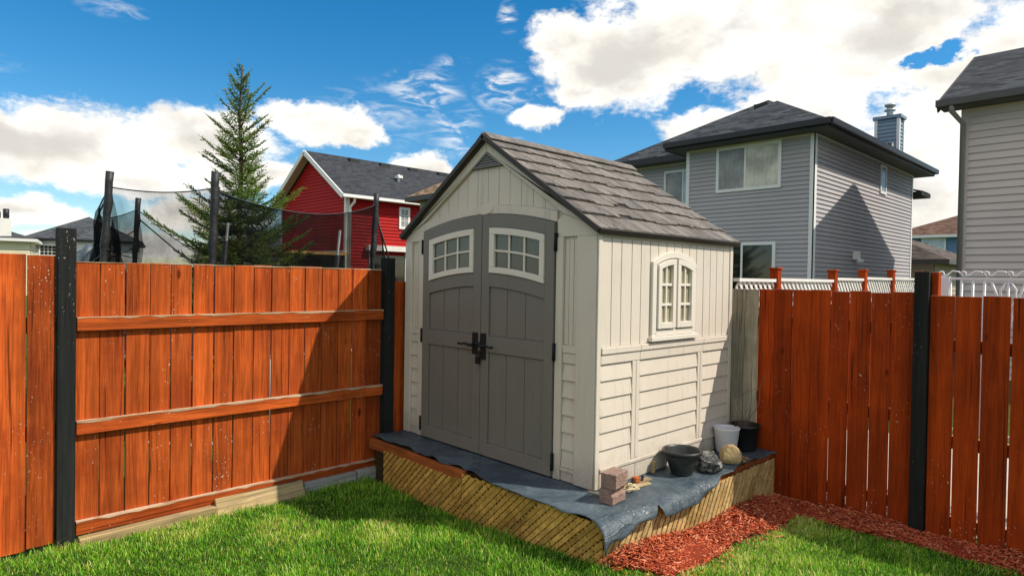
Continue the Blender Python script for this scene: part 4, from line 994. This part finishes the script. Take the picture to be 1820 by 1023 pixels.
H = thing('garage', 'low tan sided garage with brown roof tucked behind the grey house', 'garage', (-4.4, 23, GZ))
b = MB(); b.box(-6.4, -2.72, 20.82, 26.9, GZ, 2.2, .5); siding(b, (-6.4, 20.8), (-2.7, 20.8), GZ, 2.2, .15); siding(b, (-2.7, 20.8), (-2.7, 27), GZ, 2.2, .15); b.build('wall', M['sid_tan'], H, recalc=False)
b = MB(); hip(b, -6.8, -2.2, 20.3, 27.4, 2.25, .42); ro = b.build('roof', M['sh_garage'], H, recalc=False)
b = MB(); fascia(b, [(-6.8, 20.3), (-2.2, 20.3), (-2.2, 27.4)], 2.10, 2.248, .04); b.box(-6.7, -2.25, 20.35, 27.3, 2.12, 2.15, .5); b.build('fascia', M['soffit'], ro)

# ------------------------------------------------------------------ neighbour's fences
LX = -.06
lf = thing('lattice_fence', 'neighbour side fence with white lattice topper and red posts running towards the grey house', 'fence', (LX, 5, GZ))
PY_ = [2.88, 4.42, 5.45, 6.62, 8.0]; tops = [1.575, 1.585, 1.61, 1.63, 1.64]
for y, z in zip(PY_, tops):
    b = MB(); b.box(LX-.042, LX+.042, y-.042, y+.042, -.45, z-.02, .6); b.box(LX-.052, LX+.052, y-.052, y+.052, z-.02, z, .6); b.build('post', M['fence_red'], lf, .004)
ends = [2.02]+PY_
for y0, y1, z in zip(ends[:-1], ends[1:], tops):
    b = MB(); a, c = y0+.045, y1-.045; zt = z-.115
    b.box(LX-.03, LX+.03, a, c, zt-.03, zt, .5); b.box(LX-.025, LX+.025, a, c, 1.19, 1.215, .5)
    for sg, xx in ((1, LX-.006), (-1, LX+.006)):
        lattice(b, a, c, lambda u: 1.215, zt-.03, lambda u, z_, d: (d, u, z_), xx-.003, sg, .098, .030, .006, 1.0)
    b.build('lattice_topper', M['offwhite'], lf)
    b = MB(); boards(b, 'Y', LX-.01, LX+.01, a, c, -.38, 1.185, .14); b.build('board_panel', M['fence_red'], lf)
ir = thing('ornamental_railing', 'white wrought iron railing with scrolls and tulip motifs beyond the right hand fence', 'railing', (2.6, 3.0, GZ))
IY = 3.0; b = MB()
for x in np.arange(1.33, 4.8, .93):
    b.box(x-.045, x+.045, IY-.03, IY+.03, -.45, 1.50, .5)
b.build('post', M['iron_white'], ir, .004)
b = MB(); b.box(1.28, 4.6, IY-.012, IY+.012, 1.475, 1.495, .5); b.box(1.28, 4.6, IY-.012, IY+.012, .20, .225, .5); b.build('rail', M['iron_white'], ir)
b = MB()
for i, x in enumerate(np.arange(1.30, 4.6, .078)):
    if (i % 11) in (5, 6, 7): continue
    b.tube([(x, IY, .21), (x, IY, 1.48)], .0105, 6)
b.build('picket', M['iron_white'], ir)
b = MB()
for i, x in enumerate(np.arange(1.30+.078*6, 4.6, .858)):
    b = MB()
    for s in (-1, 1):
        b.tube([(x, IY, 1.0), (x+s*.03, IY, 1.2), (x+s*.075, IY, 1.36), (x+s*.11, IY, 1.46)], .009, 6); b.tube([(x, IY, 1.22), (x+s*.045, IY, 1.30), (x+s*.05, IY, 1.40), (x+s*.012, IY, 1.46)], .008, 6)
    b.tube([(x, IY, .21), (x, IY, 1.47)], .009, 6); b.build('tulip_motif', M['iron_white'], ir)
b = MB()
for x in np.arange(1.28, 4.6, .155):
    r = .020
    b.tube([(x+.03+r*math.cos(w)*(1-.06*w), IY, 1.525+r*math.sin(w)*(1-.06*w)) for w in seq(-PI/2, 4.6, 16)], .006, 6)
    b.tube([(x+.03, IY, 1.507), (x+.075, IY, 1.515), (x+.11, IY, 1.548), (x+.155, IY, 1.542), (x+.185, IY, 1.507)], .006, 6)
b.build('scroll', M['iron_white'], ir)

# ------------------------------------------------------------------ trampoline
TC = Vector((-5.95, -.05)); TR = 2.0; TZ = .55
tr = thing('trampoline', 'trampoline behind the left fence with black foam poles and a torn sagging net', 'trampoline', (TC.x, TC.y, -.37))
def circ(a, r=TR, z=TZ): return Vector((TC.x+r*math.cos(a), TC.y+r*math.sin(a), z))
b = MB(); b.tube([circ(w) for w in seq(0, 2*PI, 48)], .035, 8, caps=False); b.build('ring_frame', M['steel'], tr)
b = MB(); n = 48; b.add([circ(2*PI*k/n, 1.72, TZ+.01) for k in range(n)], [tuple(range(n))]); b.build('jump_mat', M['black_foam'], tr)
b = MB()
for k in range(n):
    a0, a1 = 2*PI*k/n, 2*PI*(k+1)/n; b.add([circ(a0, 1.70, TZ+.03), circ(a1, 1.70, TZ+.03), circ(a1, 2.05, TZ+.045), circ(a0, 2.05, TZ+.045)], [(0, 1, 2, 3)])
b.build('edge_pad', M['tarp'], tr)
for a in (-.6, 1.0, 2.5, 4.2):
    b = MB(); b.tube([circ(a-.35), circ(a-.35, TR, -.33), circ(a, TR+.02, -.36), circ(a+.35, TR, -.33), circ(a+.35)], .024, 8); b.build('leg', M['steel'], tr)
def xy(p, z): return Vector((p[0], p[1], z))
lean = Vector((-.085, -.09, 0))
p1, p2, p3, p4, p5, p6 = (-4.98, -1.83), (-4.22, -1.04), (-4.36, .97), (-7.70, -.92), (-7.91, .42), (-6.78, 1.79)
def pole(p, zt, r, lf):
    pts = []; rad = []; N = 22
    for i in range(N+1):
        t = i/N; z = TZ-.5+(zt-TZ+.5)*t; k = lean*(lf*(1-t)**1.3*1.6)
        pts.append(xy(p, z)+k+Vector((.004*math.sin(i*1.7), .004*math.cos(i*2.3), 0))); rad.append(r*(1+.10*math.sin(i*2.1)+.07*math.sin(i*4.7+1)))
    b = MB(); b.tube(pts, rad, 10); b.build('foam_pole', M['black_foam'], tr)
pole(p1, 2.46, .038, 1.0); pole(p2, 2.47, .041, .45); pole(p3, 2.47, .037, .8); pole(p4, 2.49, .037, .8)
for p, zt, zm in ((p5, 2.24, 1.95), (p6, 2.16, 1.75)):
    b = MB(); b.tube([xy(p, TZ)+lean*1.2, xy(p, zt)], .024, 8); po = b.build('bare_pole', M['steel'], tr)
    b = MB(); b.tube([xy(p, TZ)+lean*1.2, xy(p, zm)+lean*.25], .045, 8); b.build('foam_sleeve', M['black_foam'], po)
def net(p, q, za, zb, sag, zbot0=TZ, zbot1=TZ, bow=.1, nU=26, nV=12, wr=.04, rope=True, name='safety_net', mat='net'):
    V = []; p = Vector(p); q = Vector(q); mid = (p+q)/2-TC; out = mid.normalized() if mid.length > .1 else Vector((0, 1)); top = []
    for i in range(nU+1):
        t = i/nU; xyv = p.lerp(q, t)+out*bow*4*t*(1-t); zt = za+(zb-za)*t-sag*4*t*(1-t); z0 = zbot0+(zbot1-zbot0)*t
        for j in range(nV+1):
            s = j/nV; w = wr*(math.sin(t*19+s*6)+.6*math.sin(t*41+s*3+1))*math.sin(PI*s)**.5; V.append((xyv.x+out.x*w, xyv.y+out.y*w, z0+(zt-z0)*s))
        top.append((xyv.x, xyv.y, zt))
    F = [(i*(nV+1)+j, (i+1)*(nV+1)+j, (i+1)*(nV+1)+j+1, i*(nV+1)+j+1) for i in range(nU) for j in range(nV)]
    b = MB(); b.add(V, F, .5, True); o = b.build(name, M[mat], tr)
    if rope: b = MB(); b.tube(top, .0065, 6); b.build('net_cord', M['black_foam'], o)
net(p1, p2, 2.30, 2.31, .045, bow=-.05, mat='net_thin')
net(p1, p4, 2.28, 2.33, .22, bow=.25, wr=.09)
q4 = (-7.3, 1.0)
net(p4, q4, 2.32, 1.30, .20, bow=.0, wr=.06, mat='net_thin')
net(p2, p3, 2.28, 2.33, .19, bow=.18, wr=.05, mat='net_dense')
q3 = (-5.5, 1.98); net(p3, q3, 2.30, .62, .16, bow=.05, wr=.05)
for (p, za, q_, zb) in ((p4, 2.2, (-6.9, .1), 1.25), (p3, 2.2, (-4.75, 1.75), .9)):
    b = MB(); b.tube([xy(p, za), xy(((p[0]+q_[0])/2, (p[1]+q_[1])/2), (za+zb)/2-.08), xy(q_, zb)], .010, 6); b.build('net_cord', M['black_foam'], tr)
for (za, zb, sg, bw) in ((1.95, 2.05, .30, .30), (1.65, 1.80, .22, .33), (2.22, 1.62, .12, .28)):
    pa, pb = Vector(p1), Vector(p4); ou = ((pa+pb)/2-TC).normalized(); pts = []
    for i in range(15):
        t_i = i/14; c_ = pa.lerp(pb, t_i)+ou*bw*4*t_i*(1-t_i); pts.append((c_.x, c_.y, za+(zb-za)*t_i-sg*4*t_i*(1-t_i)))
    b = MB(); b.tube(pts, .008, 6); b.build('net_cord', M['black_foam'], tr)
# dark crumpled cover
rg = random.Random(4); bm = bmesh.new(); bmesh.ops.create_icosphere(bm, subdivisions=4, radius=1)
for vtx in bm.verts:
    p = vtx.co; k = 1+.12*math.sin(p.x*7+2*p.z)+.10*math.sin(p.y*9+p.x*4)+.06*math.sin(p.z*15+p.y*6); vtx.co = Vector((p.x*.30*k, p.y*.34*k, p.z*.98*k*(1 if p.z < 0 else .82)))
me = bpy.data.meshes.new('cover'); bm.to_mesh(me); bm.free(); me.materials.append(M['tarp'])
for p in me.polygons: p.use_smooth = True
o = bpy.data.objects.new('furniture_cover', me); C.objects.link(o); o.location = (-7.45, -1.60, .85); tag(o, 'dark crumpled cover bundle rising above the fence left of the trampoline', 'cover')

# ------------------------------------------------------------------ spruce
SB = Vector((-9.62, 1.25, -.37)); SH = 5.72
sp = thing('spruce_tree', 'tall green spruce with a bare pointed tip behind the trampoline net', 'tree', tuple(SB))
b = MB(); b.tube([SB+Vector((.02*math.sin(i), .02*math.cos(i*1.3), SH*i/14)) for i in range(15)], [.085*(1-i/14)**.9+.010 for i in range(15)], 8); b.build('trunk', M['bark'], sp)
def spruce():
    rg = random.Random(21); V = []; F3 = []; colr = []
    prof_z = [0, .35, .9, 1.6, 2.2, 2.75, 3.2, 3.65, 4.2, 4.7, 5.1, 5.4]; prof_r = [1.1, 1.3, 1.35, 1.28, 1.16, .98, .60, .54, .46, .36, .20, .10]
    bt = MB()
    def needle_twig(p, d, L, w, c):
        # bottle-brush of thin needle blades round a twig
        d = d.normalized(); a = d.orthogonal().normalized(); bb = d.cross(a); n = max(6, int(L/.0085))
        for i in range(n):
            t = (i+rg.random())/n; base = p+d*L*t; ang = rg.uniform(0, 2*PI); rad = a*math.cos(ang)+bb*math.sin(ang)
            tip = base+(rad*.75+d*.75)*w*rg.uniform(.7, 1.2)*(1-.35*t); sd = d.cross(rad)*.0095
            k = len(V); V.extend([base-sd, base+sd, tip]); F3.append((k, k+1, k+2)); cc = min(1, max(0, c+rg.gauss(0, .13))); colr.extend([cc, cc, min(1, cc+.1)])
    z = .25
    while z < 5.5:
        R_ = np.interp(z-.08, prof_z, prof_r); nb = 12 if z < 3 else 9 if z < 4.4 else 6 if z < 5 else 4; ph = rg.uniform(0, 6.28)
        for k in range(nb):
            a = ph+2*PI*k/nb+rg.uniform(-.25, .25); L = R_*rg.uniform(.45, 1.15)
            if rg.random() < .15: L *= 1.42
            up = np.interp(z, [0, 2, 3.5, 4.6, 5.4], [-.10, .04, .32, .75, 1.15]); p = SB+Vector((0, 0, z+rg.uniform(-.07, .07))); d = Vector((math.cos(a), math.sin(a), up))
            pts = []; nS = 9
            for i in range(nS+1):
                t = i/nS; pts.append(p+Vector((d.x, d.y, 0))*L*t+Vector((0, 0, L*up*t+L*(.16*t*t-.10*math.sin(PI*t)*(1 if z < 3.6 else 0)))))
            bt.tube(pts, [.012*(1-.75*i/nS)*min(1, .4+L) for i in range(nS+1)], 5, caps=False)
            cb = rg.gauss(.46, .12)
            m_ = max(4, int(L/.050))
            for i in range(1, m_+1):
                t = .12+.88*i/m_; f = t*nS; i0 = min(nS-1, int(f)); pp = pts[i0].lerp(pts[i0+1], f-i0); dd = (pts[i0+1]-pts[i0]).normalized()
                tl = (.30 if z < 3.2 else .21 if z < 4.4 else .13)*(1-.62*t)*rg.uniform(.7, 1.15)*min(1, .45+L*.6)
                for s in (-1, 1):
                    sd = dd.cross(Vector((0, 0, 1))).normalized()*s
                    if rg.random() < .93: needle_twig(pp, dd*.75+sd*.85+Vector((0, 0, rg.uniform(-.32, .16))), tl*1.1+.04, .040, cb+.22*t-.12)
                if rg.random() < .6: needle_twig(pp, dd*.6+Vector((rg.uniform(-.4, .4), rg.uniform(-.4, .4), rg.uniform(-.1, .7))), tl*.7+.02, .03, cb+.1*t)
                if i > 1: needle_twig(pp, dd, L/m_*1.1, .030, cb+.12*t)
            needle_twig(pts[-1]-(pts[-1]-pts[-2])*.4, pts[-1]-pts[-2], .10+(.12 if z > 3 else .05)*rg.random(), .022, cb+.34)
        z += .235 if z < 3 else .20 if z < 4.6 else .16
    top = SB+Vector((0, 0, SH-.55))
    needle_twig(top, Vector((.02, 0, 1)), .56, .020, .85)
    for k in range(5):
        a = k*1.3; needle_twig(top+Vector((0, 0, .18)), Vector((math.cos(a)*.8, math.sin(a)*.8, .75)), .24, .018, .9); 
    o = np_mesh('crown', np.array([tuple(v-SB) for v in V]), None, np.array(F3), M['needles'], {'col': colr}, sp)
    bt.build('branch', M['bark'], sp)
spruce()

# ------------------------------------------------------------------ sun
S = Vector((1, .67, 1.385)).normalized()
sl = bpy.data.lights.new('sun', 'SUN'); sl.energy = 2.75; sl.angle = math.radians(.5); sl.color = (1, .925, .79)
so = bpy.data.objects.new('sun', sl); C.objects.link(so); so.rotation_euler = S.to_track_quat('Z', 'Y').to_euler(); so.location = (6, 4, 9)

# ------------------------------------------------------------------ sky with clouds
w = bpy.data.worlds.new('World'); sc.world = w; w.use_nodes = True; t = NT(w.node_tree); bg = t.n['Background']
sky = t.node('ShaderNodeTexSky', sky_type='NISHITA', sun_disc=False); sky.sun_elevation = math.asin(S.z); sky.sun_rotation = math.atan2(S.x, S.y)
sky.air_density = 1.0; sky.dust_density = .2; sky.ozone_density = 3.0
gen = t.node('ShaderNodeTexCoord').outputs['Generated']
sx = t.node('ShaderNodeSeparateXYZ'); t.l.new(gen, sx.inputs[0])
az = t.math('MULTIPLY', t.math('ARCTAN2', sx.outputs[0], sx.outputs[1]), 180/PI)
el = t.math('MULTIPLY', t.math('ARCSINE', sx.outputs[2]), 180/PI)
cb = t.node('ShaderNodeCombineXYZ'); t.l.new(az, cb.inputs[0]); t.l.new(el, cb.inputs[1]); P = cb.outputs[0]
PS = t.sc(P, (1, 1.5, 1))
warp = t.sc(t.vmath('SUBTRACT', t.noise(PS, .22, 5, .6, out=1), (.5, .5, .5)), (4.0, 2.4, 0))
PW = t.vmath('ADD', P, warp)
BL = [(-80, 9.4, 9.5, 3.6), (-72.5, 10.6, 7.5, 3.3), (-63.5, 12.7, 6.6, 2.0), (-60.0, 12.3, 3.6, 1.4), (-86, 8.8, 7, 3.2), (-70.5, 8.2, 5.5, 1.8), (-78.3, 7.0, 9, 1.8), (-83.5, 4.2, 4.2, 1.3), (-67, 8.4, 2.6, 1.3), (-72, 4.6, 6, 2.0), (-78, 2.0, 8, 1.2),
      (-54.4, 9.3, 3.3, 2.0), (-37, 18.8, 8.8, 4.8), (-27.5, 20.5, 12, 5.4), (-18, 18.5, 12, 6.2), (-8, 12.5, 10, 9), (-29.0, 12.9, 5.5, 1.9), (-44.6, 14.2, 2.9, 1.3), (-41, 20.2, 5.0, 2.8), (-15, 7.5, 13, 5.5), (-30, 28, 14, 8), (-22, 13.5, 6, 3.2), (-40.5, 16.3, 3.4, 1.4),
      (40, 25, 40, 14), (110, 22, 40, 16), (170, 32, 60, 24), (-135, 24, 34, 16), (-150, 58, 60, 20), (120, 62, 60, 16)]  # added clouds outside the view, enlarged to fill the shaded shed front
mx = None
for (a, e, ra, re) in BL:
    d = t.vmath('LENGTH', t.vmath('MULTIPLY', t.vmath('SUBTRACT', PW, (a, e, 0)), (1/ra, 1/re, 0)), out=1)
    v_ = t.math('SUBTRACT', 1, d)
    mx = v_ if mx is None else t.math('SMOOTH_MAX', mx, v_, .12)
# a blue hole in the right hand cloud
d = t.vmath('LENGTH', t.vmath('MULTIPLY', t.vmath('SUBTRACT', PW, (-12.9, 16.6, 0)), (1/2.4, 1/1.0, 0)), out=1)
mx = t.math('SUBTRACT', mx, t.math('MULTIPLY', t.math('SUBTRACT', 1.25, d, clamp=True), t.mapr(t.noise(PS, .7, 4, .5), .4, .62, .35, 1.4)))
n1 = t.noise(PS, .34, 9, .58, .2); n2 = t.noise(PS, 1.7, 6, .62)
fld = t.math('ADD', mx, t.math('ADD', t.math('MULTIPLY', t.math('SUBTRACT', n1, .5), 1.05), t.math('MULTIPLY', t.math('SUBTRACT', n2, .5), .32)))
dens = t.mapr(fld, .02, .40, 0, 1, True)
# thin wisps
WB = [(-54.4, 15.7, 4.2, 2.8, .8), (-51.5, 13.0, 3.0, 3.0, .6), (-47.2, 16.6, 3.0, 2.2, .9), (-47, 22.2, 1.2, 1.5, .8), (-78.4, 19.2, 3.0, .8, .45), (-86, 14.2, 3.0, .8, .3), (-58, 14, 7, 3, .3), (-46.5, 11.5, 2.4, 1.0, .6), (-52, 18.4, 2.2, .8, .4)]
wm = None
PWW = t.vmath('ADD', P, t.sc(warp, (.6, .6, 0)))
for (a, e, ra, re, k) in WB:
    d = t.vmath('LENGTH', t.vmath('MULTIPLY', t.vmath('SUBTRACT', PWW, (a, e, 0)), (1/ra, 1/re, 0)), out=1)
    v_ = t.math('MULTIPLY', t.math('SUBTRACT', 1, d, clamp=True), k); wm = v_ if wm is None else t.math('MAXIMUM', wm, v_)
rot = t.node('ShaderNodeMapping'); rot.inputs['Rotation'].default_value = (0, 0, .9); rot.inputs['Scale'].default_value = (.5, 1.2, 1); t.l.new(PS, rot.inputs[0])
n3 = t.noise(rot.outputs[0], .62, 6, .58, .8)
wisp = t.math('MULTIPLY', wm, t.mapr(n3, .42, .70, 0, 1.5, True), clamp=True)
dens = t.math('MAXIMUM', dens, wisp)
# cloud tone: sunlit white rims, cream and grey bodies
n4 = t.noise(PS, .12, 4, .5, .3)
sh1 = t.mapr(t.math('ADD', t.math('MULTIPLY', fld, .42), t.math('MULTIPLY', n4, 1.5)), .80, 1.34, 0, 1, True)
n5 = t.noise(t.sc(PS, (1, 1.3, 1)), .20, 5, .5, .3)
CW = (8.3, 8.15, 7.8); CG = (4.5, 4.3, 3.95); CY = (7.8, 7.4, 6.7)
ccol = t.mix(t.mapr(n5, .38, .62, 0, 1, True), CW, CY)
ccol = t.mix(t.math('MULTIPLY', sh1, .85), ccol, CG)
# deeper blue than the raw sky
hs = t.node('ShaderNodeHueSaturation'); hs.inputs['Hue'].default_value = .494; hs.inputs['Saturation'].default_value = 1.42; hs.inputs['Value'].default_value = .95; t.l.new(sky.outputs[0], hs.inputs['Color'])
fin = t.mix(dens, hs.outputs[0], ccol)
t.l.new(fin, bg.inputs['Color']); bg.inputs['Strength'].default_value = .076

# ------------------------------------------------------------------ colour management and render
sc.view_settings.view_transform = 'Standard'; sc.view_settings.look = 'None'; sc.view_settings.exposure = 1.0; sc.view_settings.gamma = 1
sc.render.engine = 'CYCLES'; sc.cycles.max_bounces = 8; sc.cycles.transparent_max_bounces = 16; sc.cycles.use_denoising = True
